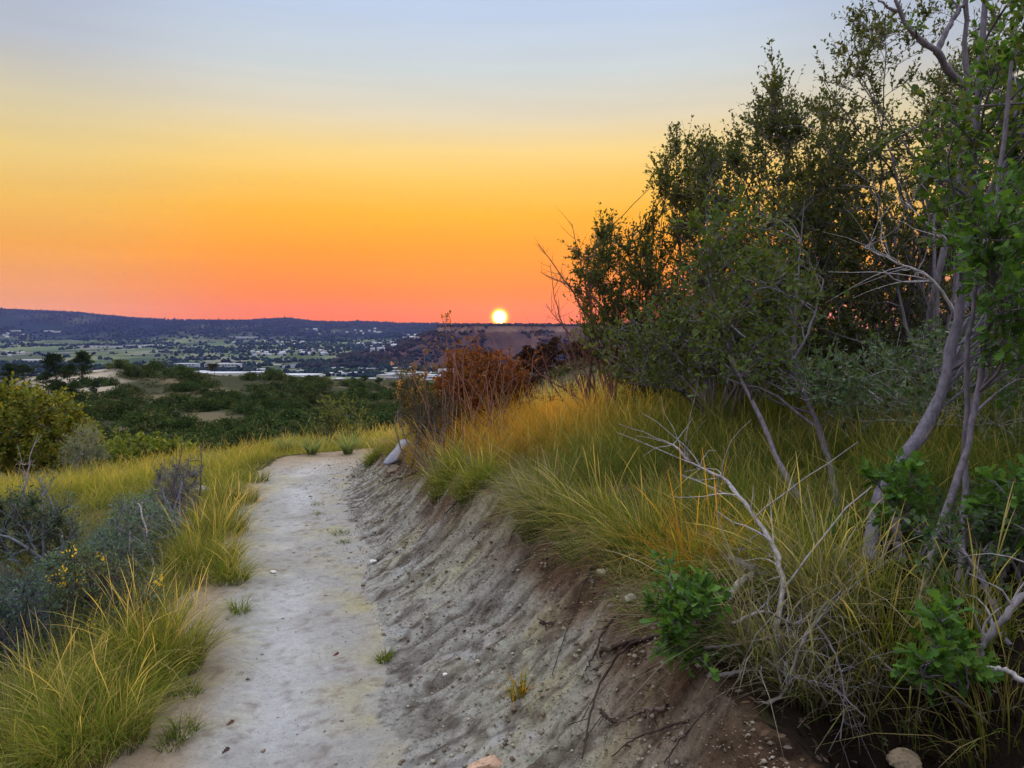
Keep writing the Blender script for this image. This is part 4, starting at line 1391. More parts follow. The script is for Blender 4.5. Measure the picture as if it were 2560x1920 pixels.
limb('dead_branch', 'tangled pale brush heap piece under the arching dead branch', 'branch', [P(1830, 1560, 2.4), P(1910, 1530, 2.45), P(1990, 1560, 2.5), P(2080, 1530, 2.6)], .006, .003, DEADW * .7, 65, 22, (.08, .3), DB)
limb('dead_branch', 'second piece of pale brush, lowest over the dark hollow', 'branch', [P(1860, 1760, 2.2), P(1950, 1740, 2.25), P(2010, 1600, 2.4), P(2100, 1480, 2.6)], .006, .003, DEADW * .6, 66, 18, (.08, .3), DB)
limb('dead_branch', 'curved grey branch rising at the right edge above the root', 'branch', [P(2430, 1660, 2.2), P(2470, 1590, 2.2), P(2530, 1520, 2.2), P(2620, 1420, 2.25)], .012, .008, DEADW * .6, 67, 8, (.06, .25), DB)
limb('dead_branch', 'pale peeled root curving at the lower right edge', 'branch', [P(2420, 1690, 2.15), P(2480, 1672, 2.1), P(2540, 1690, 2.05), P(2620, 1760, 2.0)], .009, .007, DEADW, 68, 0, group=DB)
limb('dead_branch', 'thin pale branches crossing in front of the thicket', 'branch', [P(2420, 830, 4.6), P(2330, 700, 4.7), P(2250, 660, 4.8), P(2160, 620, 4.9)], .011, .004, DEADW * 1.1, 69, 18, (.2, .6), DB)
limb('dead_branch', 'second thin pale branch in the thicket, above the crossing ones', 'branch', [P(2400, 620, 4.6), P(2330, 570, 4.7), P(2270, 510, 4.8)], .008, .003, DEADW * 1.1, 70, 8, (.15, .4), DB)
for i_, (pp, lb) in enumerate([
    ([P(1900, 1640, 2.35), P(1980, 1690, 2.3), P(2080, 1720, 2.3), P(2160, 1790, 2.2)], 'thin dead stick sloping down into the dark hollow'),
    ([P(2040, 1560, 2.5), P(2090, 1640, 2.4), P(2110, 1740, 2.3), P(2100, 1850, 2.2)], 'thin dead stick hanging straight down over the dark hollow'),
    ([P(1760, 1620, 2.3), P(1850, 1610, 2.35), P(1960, 1590, 2.45), P(2050, 1610, 2.5)], 'thin grey stick lying level above the dark hollow'),
    ([P(2150, 1600, 2.5), P(2250, 1690, 2.3), P(2380, 1740, 2.2), P(2500, 1830, 2.1)], 'thin grey stick slanting to the lower right corner')]):
    limb('dead_branch', lb, 'branch', pp, .005, .002, DEADW * .55, 80 + i_, 16, (.05, .2), DB)
limb('cut_stump', 'sawn off upright stub beside the curved trunk', 'stump', [gp(2285, 1600) + [0, 0, -.05], P(2262, 1450, 2.9), P(2248, 1370, 2.95), P(2238, 1296, 2.98)], .020, .019, BARK * .9, 71, 0)

RT = 'roots exposed on the bare bank'
ROOTC = np.array([.05, .032, .026])


def on_bank(pts, lift=.006):
    out = []
    for a, b in pts:
        p = gp(a, b)
        r_ = ray(a, b)
        out.append(p - r_ / np.linalg.norm(r_) * lift + np.array([0, 0, lift]))
    return out


for i, (pts, ra, rb, cc, label) in enumerate([
    ([(1650, 1592), (1590, 1608), (1543, 1647), (1504, 1703), (1482, 1764), (1469, 1829), (1456, 1900)], .006, .003, ROOTC, 'long dark root curving down the bank from the leafy sprout'),
    ([(1600, 1600), (1560, 1612), (1521, 1627), (1500, 1638)], .012, .006, ROOTC, 'thick dark root end sticking out left of the leafy sprout'),
    ([(1540, 1545), (1512, 1578), (1486, 1638), (1463, 1680)], .007, .003, ROOTC, 'dark root hanging under the drooping straw grass'),
    ([(1670, 1772), (1620, 1780), (1580, 1795), (1536, 1820)], .008, .003, np.array([.13, .09, .075]), 'pale brown root low on the bank under the sprout'),
    ([(1500, 1780), (1520, 1800), (1545, 1815)], .006, .003, ROOTC, 'short crooked root left of the pale brown root'),
    ([(1480, 1420), (1450, 1490), (1425, 1560), (1400, 1630), (1380, 1690)], .003, .002, ROOTC, 'thin root line running down the middle of the bank'),
    ([(1740, 1800), (1660, 1825), (1590, 1850), (1530, 1895)], .004, .002, ROOTC, 'thin root at the bottom of the bank'),
    ([(1350, 1560), (1370, 1562), (1390, 1558)], .006, .004, ROOTC, 'stubby root end in the middle of the bank'),
    ([(1180, 1240), (1140, 1260), (1110, 1290)], .006, .003, ROOTC, 'dark root below the green clump at the bank lip'),
    ([(1040, 1180), (1010, 1195), (985, 1200), (960, 1215)], .008, .003, ROOTC, 'dark root tangle under the pale slab of rock'),
    ([(1310, 1300), (1285, 1330), (1270, 1370)], .005, .002, ROOTC, 'thin dark root under the grey drooping grass'),
    ([(1820, 1760), (1760, 1790), (1690, 1870), (1660, 1915)], .004, .002, ROOTC, 'thin root at the edge of the dark hollow'),
]):
    pl = resample(on_bank(pts), 26)
    g_ = np.random.default_rng(200 + i)
    pl += g_.normal(0, ra * .35, pl.shape)
    V_, q_ = tubes(pl[None], (np.linspace(ra, rb, 26) * g_.uniform(.8, 1.2, 26))[None], 6)
    G_ = Geo().add(V_, [q_], cc)
    t_ = np.linspace(0, 1, 6)[None, :, None]
    ii = g_.integers(4, 24, 5)
    dv_ = rand_unit(5, g_) * .8 + np.array([-.2, -.3, -.4])
    tp_ = pl[ii][:, None] + dv_[:, None] * t_ * g_.uniform(.03, .10, 5)[:, None, None]
    V_, q_ = tubes(tp_, np.full((5, 6), rb * .55), 3)
    G_.add(V_, [q_], cc)
    o_ = G_.build('exposed_root', M_BARK, None, True, pl[0])
    tag(o_, label, 'root', RT)


def ico(sub):
    me = bpy.data.meshes.new('tmp')
    import bmesh
    bm = bmesh.new()
    bmesh.ops.create_icosphere(bm, subdivisions=sub, radius=1)
    V = np.array([v.co[:] for v in bm.verts])
    F = np.array([[v.index for v in f.verts] for f in bm.faces])
    bm.free()
    bpy.data.meshes.remove(me)
    return V, F


IV, IF = ico(4)


def rock(name, label, base, size, col, seed, cat='rock', rot=0.0, sink=.3, cuts=9):
    g = np.random.default_rng(seed)
    V = IV.copy()
    for _ in range(cuts):                      # facets: clip against random planes
        nrm_ = rand_unit(1, g)[0]
        d_ = g.uniform(.55, .85)
        h_ = V @ nrm_ - d_
        V = V - np.maximum(h_, 0)[:, None] * nrm_ * .92
    V *= 1 + .26 * (fbm(V[:, 0] * 4 + 9, V[:, 1] * 4 + V[:, 2] * 3, 4, seed)[:, None] - .5)
    V = V * np.asarray(size)
    c_, s_ = math.cos(rot), math.sin(rot)
    V = np.stack([V[:, 0] * c_ - V[:, 1] * s_, V[:, 0] * s_ + V[:, 1] * c_, V[:, 2]], -1)
    V = V + np.asarray(base) + np.array([0, 0, size[2] * (1 - 2 * sink)])
    cl = np.asarray(col) * (.75 + .5 * fbm(V[:, 0] * 12, V[:, 2] * 12 + V[:, 1] * 9, 4, seed + 1))[:, None]
    o = Geo().add(V, [IF], cl).build(name, M_STONE, None, False, base)
    return tag(o, label, cat)


# the pale slab: an uneven outline with real thickness, leaning on the bank
def slab():
    outl = [(957, 1158), (964, 1147), (975, 1134), (989, 1119), (996, 1106), (1003, 1099), (1018, 1098), (1021, 1110), (1008, 1120), (999, 1136), (992, 1150), (980, 1156), (968, 1160)]
    d0 = gp(985, 1175)[1] - .10
    fr = np.array([P(a, b, d0 + (1160 - b) * .0032) for a, b in outl])
    cen_ = fr.mean(0)
    nrm_ = np.array([.22, .9, -.35])
    th = .09
    n = len(fr)
    inner = cen_ + (fr - cen_) * .95
    rings = [inner - nrm_ * th * .06, fr, fr + nrm_ * th, cen_ + (fr - cen_) * .85 + nrm_ * th * 1.3]
    V = np.concatenate(rings + [[cen_ - nrm_ * th * .02], [cen_ + nrm_ * th * 1.35]])
    q = []
    for r_ in range(3):
        for i in range(n):
            j = (i + 1) % n
            q.append([r_ * n + i, r_ * n + j, (r_ + 1) * n + j, (r_ + 1) * n + i])
    t1 = [[4 * n, (i + 1) % n, i] for i in range(n)]
    t2 = [[4 * n + 1, 3 * n + i, 3 * n + (i + 1) % n] for i in range(n)]
    o = Geo().add(V, [q, t1, t2], np.array([.33, .34, .43])).build('rock_slab', M_STONE, None, False, cen_)
    tag(o, 'pale lavender slab of rock leaning on the bank beside the trail end', 'rock')


slab()
rock('rock', 'brown stone wedged under the pale slab', gp(985, 1178), (.10, .08, .05), (.34, .27, .22), 301, rot=.4)
rock('rock', 'pinkish stone at the bottom edge of the trail', gp(1213, 1918), (.07, .055, .045), (.50, .33, .23), 302, rot=.3, sink=.6)
rock('rock', 'tan stone at the bottom edge of the dark hollow', gp(2262, 1925), (.06, .05, .035), (.42, .32, .22), 303, rot=.8, sink=.2)
rock('rock', 'small white stone half way up the bank below straw grass', gp(1580, 1500), (.028, .022, .018), (.60, .58, .50), 305)
rock('rock', 'grey lichened stone under the drooping straw grass', gp(1510, 1432), (.035, .02, .014), (.52, .48, .34), 306)
rock('rock', 'grey stone in the sagebrush left of the trail bend', gp(500, 1232), (.12, .08, .07), (.42, .40, .42), 307)
rock('rock', 'white pebble on the left side of the trail', gp(683, 1432), (.022, .017, .012), (.75, .74, .72), 308, 'pebble')
rock('rock', 'white pebble in the bare clay right of the lone sprig', gp(1112, 1688), (.013, .011, .009), (.72, .70, .66), 309, 'pebble')
rock('rock', 'pale pebble where the trail meets the bank', gp(932, 1405), (.030, .018, .012), (.66, .64, .62), 310, 'pebble')

# gravel and crumbs of clay
g_ = np.random.default_rng(77)
n_ = 8500
y_ = 1.7 + 8.3 * g_.random(n_) ** 1.7
x_ = xl(y_) + .05 + (xb(y_) - xl(y_)) * g_.random(n_) ** .42
sz = .0016 + .011 * g_.random(n_) ** 7 + .0006 * y_
o8 = np.array([[1, 0, 0], [-1, 0, 0], [0, 1, 0], [0, -1, 0], [0, 0, .7], [0, 0, -.7]])
f8 = np.array([[0, 2, 4], [2, 1, 4], [1, 3, 4], [3, 0, 4], [2, 0, 5], [1, 2, 5], [3, 1, 5], [0, 3, 5]])
sz = np.where((x_ < xr(y_)) & (g_.random(n_) < .8), sz * .4, sz)
V_ = o8[None] * sz[:, None, None] * g_.uniform(.6, 1.4, (n_, 6, 1))
a_ = g_.uniform(0, 6.28, n_)
V_ = np.stack([V_[..., 0] * np.cos(a_)[:, None] - V_[..., 1] * np.sin(a_)[:, None], V_[..., 0] * np.sin(a_)[:, None] + V_[..., 1] * np.cos(a_)[:, None], V_[..., 2]], -1)
ix = np.clip(np.searchsorted(GX, x_), 1, nxg - 1)
iy = np.clip(np.searchsorted(GY, y_), 1, nyg - 1)
zz = H[iy, ix]
V_ = V_ + np.stack([x_, y_, zz + sz * .2], -1)[:, None]
cg_ = np.array([[.20, .15, .11], [.30, .26, .20], [.36, .32, .25], [.22, .18, .13]])[g_.integers(0, 4, n_)] * g_.uniform(.7, 1.2, (n_, 1))
o_ = Geo().add(V_.reshape(-1, 3), [(f8[None] + 6 * np.arange(n_)[:, None, None]).reshape(-1, 3)], np.repeat(cg_, 6, 0)).build('gravel', M_STONE)
tag(o_, 'loose gravel and clay crumbs on the trail and bank', None, None, 'stuff')
for i, (a, b, cc, label) in enumerate([(832, 1646, (.13, .03, .025), 'dark red dead leaf in the middle of the trail'), (322, 1876, (.17, .06, .03), 'brown dead leaf at the grassy lower left edge of the trail'),
                                       (565, 1822, (.12, .06, .05), 'dull brown dead leaf on the pale dust of the trail'), (553, 1893, (.07, .045, .04), 'blackish dead leaf at the bottom of the trail')]):
    p_ = gp(a, b) + np.array([0, 0, .012])
    V_, q_, c_ = leaves(p_[None], np.array([[1.0, .3 * i, .25]]), np.array([[0, -.4, 1.0]]), np.array([.035]), np.array([.03]), np.array([cc]), OAK_T, OAK_W, .5, -.2)
    tag(Geo().add(V_, [q_], c_).build('fallen_leaf', M_LEAF, None, False, p_), label, 'leaf', 'dead leaves on the trail')


# ------------------------------------------------------------------ pines
def pine(name, label, px, d, py_top, width, seed, group=None, col=((.022, .040, .020), (.035, .055, .025)), flat=False, bare=.15, zbase=None, dens=1.0):
    g = np.random.default_rng(seed)
    x = ray(px, 900)[0] * d
    z = zg(x, d) - .1 if zbase is None else zbase
    base = np.array([x, d, z])
    h = P(px, py_top, d)[2] - z
    tr = resample([base, base + [g.normal(0, .03) * h, 0, h * .5], base + [g.normal(0, .03) * h, 0, h * .97]], 12)
    W = Geo()
    V, q = tubes(tr[None], (np.linspace(1, .12, 12) * h * .024)[None], 7)
    W.add(V, [q], np.array([.10, .06, .04]))
    nl = int(34 * dens)
    t = bare + (1 - bare) * np.sqrt(g.random(nl))
    t = np.sort(t)
    a = g.uniform(0, 6.28, nl)
    pr = np.interp(t, [bare, bare + .15, .55, .8, 1], [.55, .95, .9, .62, .10]) if not flat else np.interp(t, [bare, .5, .75, .92, 1], [.35, .7, 1.0, .8, .35])
    L = width * .5 * pr * g.uniform(.55, 1.2, nl)
    o = tr[0] + (tr[-1] - tr[0]) * t[:, None]
    dv = np.stack([np.cos(a), np.sin(a), g.uniform(.0, .5, nl)], -1)
    tt = np.linspace(0, 1, 5)[None, :, None]
    pl = o[:, None] + dv[:, None] * tt * L[:, None, None]
    V, q = tubes(pl, np.full((nl, 5), h * .005) * np.linspace(1, .3, 5), 4)
    W.add(V, [q], np.array([.09, .06, .045]))
    m = 95
    i = np.repeat(np.arange(nl), m)
    s = g.uniform(.25, 1.05, len(i))[:, None]
    p = o[i] + dv[i] * L[i, None] * s + g.normal(0, 1, (len(i), 3)) * np.array([.11, .11, .055]) * width * .45
    lf = g.uniform(.6, 1.3, len(i)) * h * .05
    cc = np.asarray(col)[g.integers(0, len(col), len(i))] * g.uniform(.6, 1.4, (len(i), 1))
    V, q, c = hexleaves(p, rand_unit(len(i), g) + np.array([0, 0, .5]), rand_unit(len(i), g), lf, lf * .42, cc)
    e = empty(name, base)
    tag(e, label, 'tree', group)
    for G_, nm, mt in ((W, 'trunk', M_BARK), (Geo().add(V, [q], c), 'crown', M_FAR)):
        ob = G_.build(nm, mt, None, False, base)
        ob.parent = e; ob.location = (0, 0, 0)
    return e


PG = 'pines on the left end of the crest'
pine('pine_tree', 'tallest dark pine of the pair on the left crest, the right one', 205, 140, 880, 4.6, 401, PG)
pine('pine_tree', 'broad dark pine beside the tallest pine on the left crest', 138, 138, 886, 6.0, 402, PG)
pine('pine_tree', 'low bushy pine between the two tall crest pines', 172, 134, 912, 5.0, 403, PG)
pine('pine_tree', 'flat topped pine at the far left of the crest, right of its neighbour', 58, 150, 915, 5.0, 404, PG, flat=True, bare=.3)
pine('pine_tree', 'flat topped pine nearest the left edge of the photo', 18, 150, 912, 4.2, 405, PG, flat=True, bare=.2)
pine('pine_tree', 'small pine right under the broad crest pine', 118, 128, 930, 3.6, 410, PG)
pine('pine_tree', 'lone small pine standing by itself on the crest before the town', 534, 160, 911, 3.2, 406, None, flat=True, bare=.42, dens=.8, col=((.05, .035, .022), (.035, .045, .022)))
pine('pine_tree', 'small dark pine on the sandy bluff slope', 238, 118, 952, 2.6, 407, 'pines on the sandy bluff')
pine('pine_tree', 'dark pine low on the sandy bluff above the yellow green oak', 178, 100, 968, 3.4, 408, 'pines on the sandy bluff')
pine('pine_tree', 'small pine left of the dark one above the yellow green oak', 136, 104, 970, 2.0, 409, 'pines on the sandy bluff')
PR = 'pines on the slope below the sun'
RC_FLARE = ((.060, .030, .022), (.045, .035, .020), (.075, .035, .022))  # needles reddened to carry the flare around the sun
pine('pine_tree', 'flare reddened dark pine below the sun, first from the sun side', 1322, 58, 868, 2.2, 411, PR, RC_FLARE)
pine('pine_tree', 'flare reddened dark pine in the middle of the row below the sun', 1356, 60, 858, 2.3, 412, PR, RC_FLARE)
pine('pine_tree', 'tallest flare reddened pine of the row below the sun', 1394, 60, 846, 2.4, 413, PR, RC_FLARE)
pine('pine_tree', 'spreading dark pine at the right end of the row below the sun', 1446, 56, 852, 3.4, 414, PR, RC_FLARE)
pine('pine_tree', 'small dark pine on the crest left of the straw plumed bush', 910, 165, 940, 3.0, 415, 'pines on the middle crest')
pine('pine_tree', 'small dark pine on the crest beside the other one before the town', 948, 165, 944, 2.6, 416, 'pines on the middle crest')

# ------------------------------------------------------------------ oak shrubs on the bowl below the trail
protos = []
for k_ in range(5):
    g_ = np.random.default_rng(500 + k_)
    nl_ = 26
    cen_ = np.stack([g_.normal(0, .55, nl_), g_.normal(0, .55, nl_), g_.uniform(.15, .62, nl_)], -1)
    cen_[:, 2] *= np.clip(1.25 - .45 * (cen_[:, 0] ** 2 + cen_[:, 1] ** 2), .35, 1.2)
    m_ = 110
    i_ = np.repeat(np.arange(nl_), m_)
    dv_ = rand_unit(len(i_), g_)
    p_ = cen_[i_] + dv_ * g_.uniform(.12, .34, (len(i_), 1)) * np.array([1, 1, .8])
    p_[:, 2] = np.maximum(p_[:, 2], .01)
    sz_ = g_.uniform(.07, .14, len(i_))
    cl_ = np.array([[.040, .066, .022], [.055, .086, .028], [.075, .090, .034]])[g_.integers(0, 3, nl_)][i_] * g_.uniform(.65, 1.35, (len(i_), 1))
    V_, q_, c_ = hexleaves(p_, dv_ + rand_unit(len(i_), g_) * .8, rand_unit(len(i_), g_), sz_, sz_ * .7, cl_)
    o_ = Geo().add(V_, [q_], c_).build('oak_shrub', M_FAR)
    protos.append(o_)
used_ = [False] * 5
g_ = np.random.default_rng(520)
LBL = ('dark green rounded oak shrub in the thicket covering the bowl below the trail', 'oak shrubs in the bowl below the trail')
cnt = 0
cand = 0
placed = []
while cnt < 270 and cand < 12000:
    cand += 1
    d_ = 1 / g_.uniform(1 / 172, 1 / 42)
    if g_.random() < .5:
        d_ = g_.uniform(80, 172)
    px_ = g_.uniform(-60, 1330)
    x_ = ray(px_, 1000)[0] * d_
    sandy = (30 < px_ < 300) and d_ > 104
    if sandy and g_.random() < .6:
        continue
    if fbm(np.array([x_ / 11]), np.array([d_ / 11]), 3, 83)[0] < .42:
        continue
    s_ = g_.uniform(1.0, 2.3) * (.75 if d_ < 70 else 1)
    if any((x_ - a) ** 2 + (d_ - b) ** 2 < (.75 * (s_ + c)) ** 2 for a, b, c in placed):
        continue
    placed.append((x_, d_, s_))
    k_ = int(g_.integers(5))
    loc_ = (x_, d_, zg(x_, d_) - .1)
    if used_[k_]:
        o_ = protos[k_].copy()
        COL.objects.link(o_)
    else:
        o_ = protos[k_]
        used_[k_] = True
    o_.location = loc_
    o_.rotation_euler = (0, 0, g_.uniform(0, 6.28))
    o_.scale = (s_, s_, s_ * g_.uniform(.82, 1.2))
    tag(o_, LBL[0], 'shrub', LBL[1])
    cnt += 1
print('bowl shrubs', cnt)


# low scrub between the oak shrubs, too thick to count
g_ = np.random.default_rng(530)
n_ = 10500
d_ = np.where(g_.random(n_) < .55, 1 / g_.uniform(1 / 178, 1 / 30, n_), g_.uniform(105, 178, n_))
px_ = g_.uniform(-80, 1400, n_)
x_ = (px_ - 1280) / F_PX * d_
sand_ = (px_ > 40) & (px_ < 290) & (d_ > 106)
near_ = n_ // 14
d_[:near_] = g_.uniform(13.5, 34, near_)
px_[:near_] = g_.uniform(1150, 1900, near_)
x_ = (px_ - 1280) / F_PX * d_
k_ = (fbm(x_ / 8, d_ / 8, 3, 84) > .43) & ~(sand_ & (g_.random(n_) < .93))
x_, d_ = x_[k_], d_[k_]
n_ = len(x_)
m_ = 34
i_ = np.repeat(np.arange(n_), m_)
r_ = (g_.uniform(.25, .75, n_) * np.where(d_ < 34, .55, 1))[i_]
dv_ = rand_unit(len(i_), g_)
dv_[:, 2] = np.abs(dv_[:, 2]) * .75
p_ = np.stack([x_[i_], d_[i_], Zm(x_, d_)[i_] - .08], -1) + dv_ * r_[:, None] * g_.uniform(.5, 1.1, (len(i_), 1))
sz_ = g_.uniform(.16, .34, len(i_)) * r_ * 1.3
cl_ = np.array([[.045, .06, .022], [.065, .075, .03], [.09, .085, .04], [.075, .06, .04]])[g_.integers(0, 4, n_)][i_] * g_.uniform(.6, 1.4, (len(i_), 1))
V_, q_, c_ = hexleaves(p_, dv_ + rand_unit(len(i_), g_) * .8, rand_unit(len(i_), g_), sz_, sz_ * .6, cl_)
tag(Geo().add(V_, [q_], c_).build('scrub', M_FAR), 'low dark scrub covering the bowl between the oak shrubs', None, None, 'stuff')

# dead leaves and twig crumbs on the shaded soil under the oaks
g_ = np.random.default_rng(540)
n_ = 2600
x_ = g_.uniform(.35, 2.6, n_)
y_ = g_.uniform(1.55, 4.0, n_)
p_ = np.stack([x_, y_, Zm(x_, y_) + .008], -1)
d3_ = rand_unit(n_, g_) * np.array([1, 1, .35])
cl_ = np.array([[.11, .065, .035], [.16, .11, .07], [.06, .04, .028], [.20, .17, .13]])[g_.integers(0, 4, n_)] * g_.uniform(.6, 1.2, (n_, 1))
ln_ = g_.uniform(.012, .034, n_)
V_, q_, c_ = hexleaves(p_, d3_, np.array([0, 0, 1.0]) + .5 * rand_unit(n_, g_), ln_, ln_ * g_.uniform(.08, .6, n_), cl_)
tag(Geo().add(V_, [q_], c_).build('leaf_litter', M_LEAF), 'dead leaves and twig crumbs on the shaded soil under the oaks', None, None, 'stuff')


# ------------------------------------------------------------------ far trees: woods that read as one mass
def blobs(x, y, w, h, g, col, pointed=False):
    n = len(x)
    z = Zm(x, y)
    k = 6
    th = np.arange(k) / k * 2 * math.pi
    rings = [(.75, 0.0), (1.0, .38), (.62, .78)] if not pointed else [(.9, .08), (.75, .35), (.4, .7)]
    V = []
    for r_, zz in rings:
        rr = r_ * w[:, None] * .5 * g.uniform(.7, 1.25, (n, k))
        V.append(np.stack([x[:, None] + rr * np.cos(th), y[:, None] + rr * np.sin(th), z[:, None] - 1 + (h * zz)[:, None] + g.uniform(-.08, .08, (n, k)) * h[:, None]], -1))
    V.append(np.stack([x + g.normal(0, .1, n) * w, y, z - 1 + h], -1)[:, None])
    V = np.concatenate(V, 1)
    m = 3 * k + 1
    q, t = [], []
    for r_ in range(2):
        for i in range(k):
            j = (i + 1) % k
            q.append([r_ * k + i, r_ * k + j, (r_ + 1) * k + j, (r_ + 1) * k + i])
    for i in range(k):
        t.append([2 * k + i, 2 * k + (i + 1) % k, 3 * k])
    off = m * np.arange(n)[:, None, None]
    return V.reshape(-1, 3), (np.array(q)[None] + off).reshape(-1, 4), (np.array(t)[None] + off).reshape(-1, 3), np.repeat(col, m, 0)


def woods(name, label, x, y, w, h, g, cols, pointed=False):
    cc = np.asarray(cols)[g.integers(0, len(cols), len(x))] * g.uniform(.6, 1.4, (len(x), 1))
    V, q, t, c = blobs(x, y, w, h, g, cc, pointed)
    o = Geo().add(V, [q, t], c).build(name, M_FAR)
    return tag(o, label, None, None, 'stuff')


g_ = np.random.default_rng(600)
dp_ = g_.uniform(.004, .066, 26000)
d_ = np.clip(np.interp(dp_, [.004, .0085, .0129, .0233, .0385, .066], [5500, 5000, 4500, 3500, 2600, 1540]), 1500, 5600)
px_ = g_.uniform(-160, 1560, 26000)
x_ = (px_ - 1280) / F_PX * d_
nn_ = fbm(px_ / 90, dp_ * 420, 4, 601)
suburb = np.exp(-((px_ - 850) / 330) ** 2) * sstep(.034, .026, dp_) * .16
keep = (nn_ + suburb + .10 * sstep(.012, .005, dp_) > .53) & (mesa_e(x_, d_) < -200) & (g_.random(26000) < .75)
keep &= ~((dp_ > .0245) & (dp_ < .033) & (g_.random(26000) < .8))     # open green strip across the valley
x_, d_ = x_[keep], d_[keep]
w_ = g_.uniform(6, 14, len(x_)) * (1 + d_ / 9000)
woods('valley_trees', 'dark trees spread through the fields and streets of the valley', x_, d_, w_, w_ * g_.uniform(.55, .95, len(x_)), g_, ((.018, .034, .027), (.028, .047, .034), (.014, .028, .024)))  # greens pushed blue to stand in for haze
n_ = 15000
y_ = 6470 - 1250 * g_.random(n_) ** 1.6
px_ = g_.uniform(-260, 1700, n_)
x_ = (px_ - 1280) / F_PX * y_
keep = fbm(x_ / 260, y_ / 330, 3, 611) > .36
x_, y_ = x_[keep], y_[keep]
h_ = g_.uniform(9, 17, len(x_)) * (1 + .7 * (g_.random(len(x_)) < .04))
woods('ridge_forest', 'dark pine forest along the far ridge', x_, y_, g_.uniform(9, 20, len(x_)), h_, g_, ((.011, .020, .022), (.018, .029, .029)), True)  # blue put into the dark foliage colour as haze
n_ = 20000
y_ = g_.uniform(2250, 3450, n_)
x_ = g_.uniform(-760, 760, n_)
e_ = mesa_e(x_, y_)
keep = (e_ > -400) & (e_ < 320) & (fbm(x_ / 60, y_ / 90, 3, 621) > .40) & ~((e_ > -30) & (e_ < 0))
x_, y_ = x_[keep], y_[keep]
w_ = g_.uniform(6, 17, len(x_))
woods('mesa_scrub', 'scrub and small trees on the slopes of the mesa', x_, y_, w_, w_ * g_.uniform(.5, .9, len(x_)), g_, ((.030, .030, .020), (.042, .033, .022)))

# ------------------------------------------------------------------ the town on the valley floor
WHITE, CREAM, GREYR, BROWNR, BLUEW = np.array([.47, .48, .54]), np.array([.46, .42, .35]), np.array([.32, .32, .37]), np.array([.17, .13, .12]), np.array([.38, .42, .55])


def house_mesh(w, dpt, h, rise, wall, roof):
    G = Geo()
    a, b = w / 2, dpt / 2
    V = np.array([[-a, -b, -2], [a, -b, -2], [a, b, -2], [-a, b, -2], [-a, -b, h], [a, -b, h], [a, b, h], [-a, b, h]])
    G.add(V, [[[0, 1, 5, 4], [1, 2, 6, 5], [2, 3, 7, 6], [3, 0, 4, 7]]], wall)
    if rise > 0:
        e = .6
        R_ = np.array([[-a - e, -b - e, h - .2], [a + e, -b - e, h - .2], [a + e, b + e, h - .2], [-a - e, b + e, h - .2], [-a - e, 0, h + rise], [a + e, 0, h + rise]])
        G.add(R_, [[[0, 1, 5, 4], [2, 3, 4, 5]], [[1, 2, 5], [3, 0, 4]]], roof)
    else:
        R_ = np.array([[-a - .4, -b - .4, h], [a + .4, -b - .4, h], [a + .4, b + .4, h], [-a - .4, b + .4, h], [-a - .4, -b - .4, h + 1], [a + .4, -b - .4, h + 1], [a + .4, b + .4, h + 1], [-a - .4, b + .4, h + 1]])
        G.add(R_, [[[4, 5, 6, 7], [0, 1, 5, 4], [1, 2, 6, 5], [2, 3, 7, 6], [3, 0, 4, 7]]], roof)
    return G


g_ = np.random.default_rng(700)
hp = []
for (w, dd, h, r_, wa, ro) in [(14, 11, 6, 4, WHITE, GREYR), (17, 10, 5, 4, CREAM, BROWNR), (13, 12, 7, 4, BLUEW, GREYR * .8), (20, 12, 5, 4, WHITE * .9, WHITE * .8)]:
    hp.append(house_mesh(w, dd, h, r_, wa, ro).build('house', M_PAINT))
hused = [False] * 4


def put_house(px, py, label, group, s=1.0):
    p = gpv(px, py)
    if p[1] > 6400 or p[1] < 1200:
        return
    k = int(g_.integers(4))
    if hused[k]:
        o = hp[k].copy()
        COL.objects.link(o)
    else:
        o = hp[k]
        hused[k] = True
    o.location = p
    o.rotation_euler = (0, 0, g_.uniform(-.5, .5) + (1.57 if g_.random() < .3 else 0))
    o.scale = (s, s, s)
    tag(o, label, 'house', group)


for (x0, x1, y0, y1, n, label, group) in [
    (745, 810, 824, 842, 12, 'small pale house on the wooded rise below the ridge', 'houses on the wooded rise'),
    (826, 960, 823, 838, 12, 'small pale house on the wooded rise below the ridge', 'houses on the wooded rise'),
    (745, 828, 876, 887, 22, 'pale house in the bright row at the edge of the green strip', 'houses at the edge of the green strip'),
    (630, 740, 878, 891, 18, 'pale house in the bright row at the edge of the green strip', 'houses at the edge of the green strip'),
    (895, 1000, 858, 878, 20, 'small pale house among trees left of the mesa', 'houses left of the mesa'),
    (560, 760, 852, 872, 14, 'small pale house among the trees of the suburb', 'houses in the suburb trees'),
    (1010, 1060, 838, 850, 6, 'small pale house among trees left of the mesa', 'houses left of the mesa'),
    (0, 60, 838, 846, 8, 'small pale house below the left end of the ridge', 'houses below the left end of the ridge'),
    (0, 60, 884, 892, 5, 'small pale building in the fields at the left edge', 'buildings in the left fields'),
    (180, 420, 862, 872, 12, 'small pale building among trees in the middle of the valley', 'buildings in the middle of the valley'),
]:
    for _ in range(n):
        put_house(g_.uniform(x0, x1), g_.uniform(y0, y1), label, group, g_.uniform(.8, 1.25))


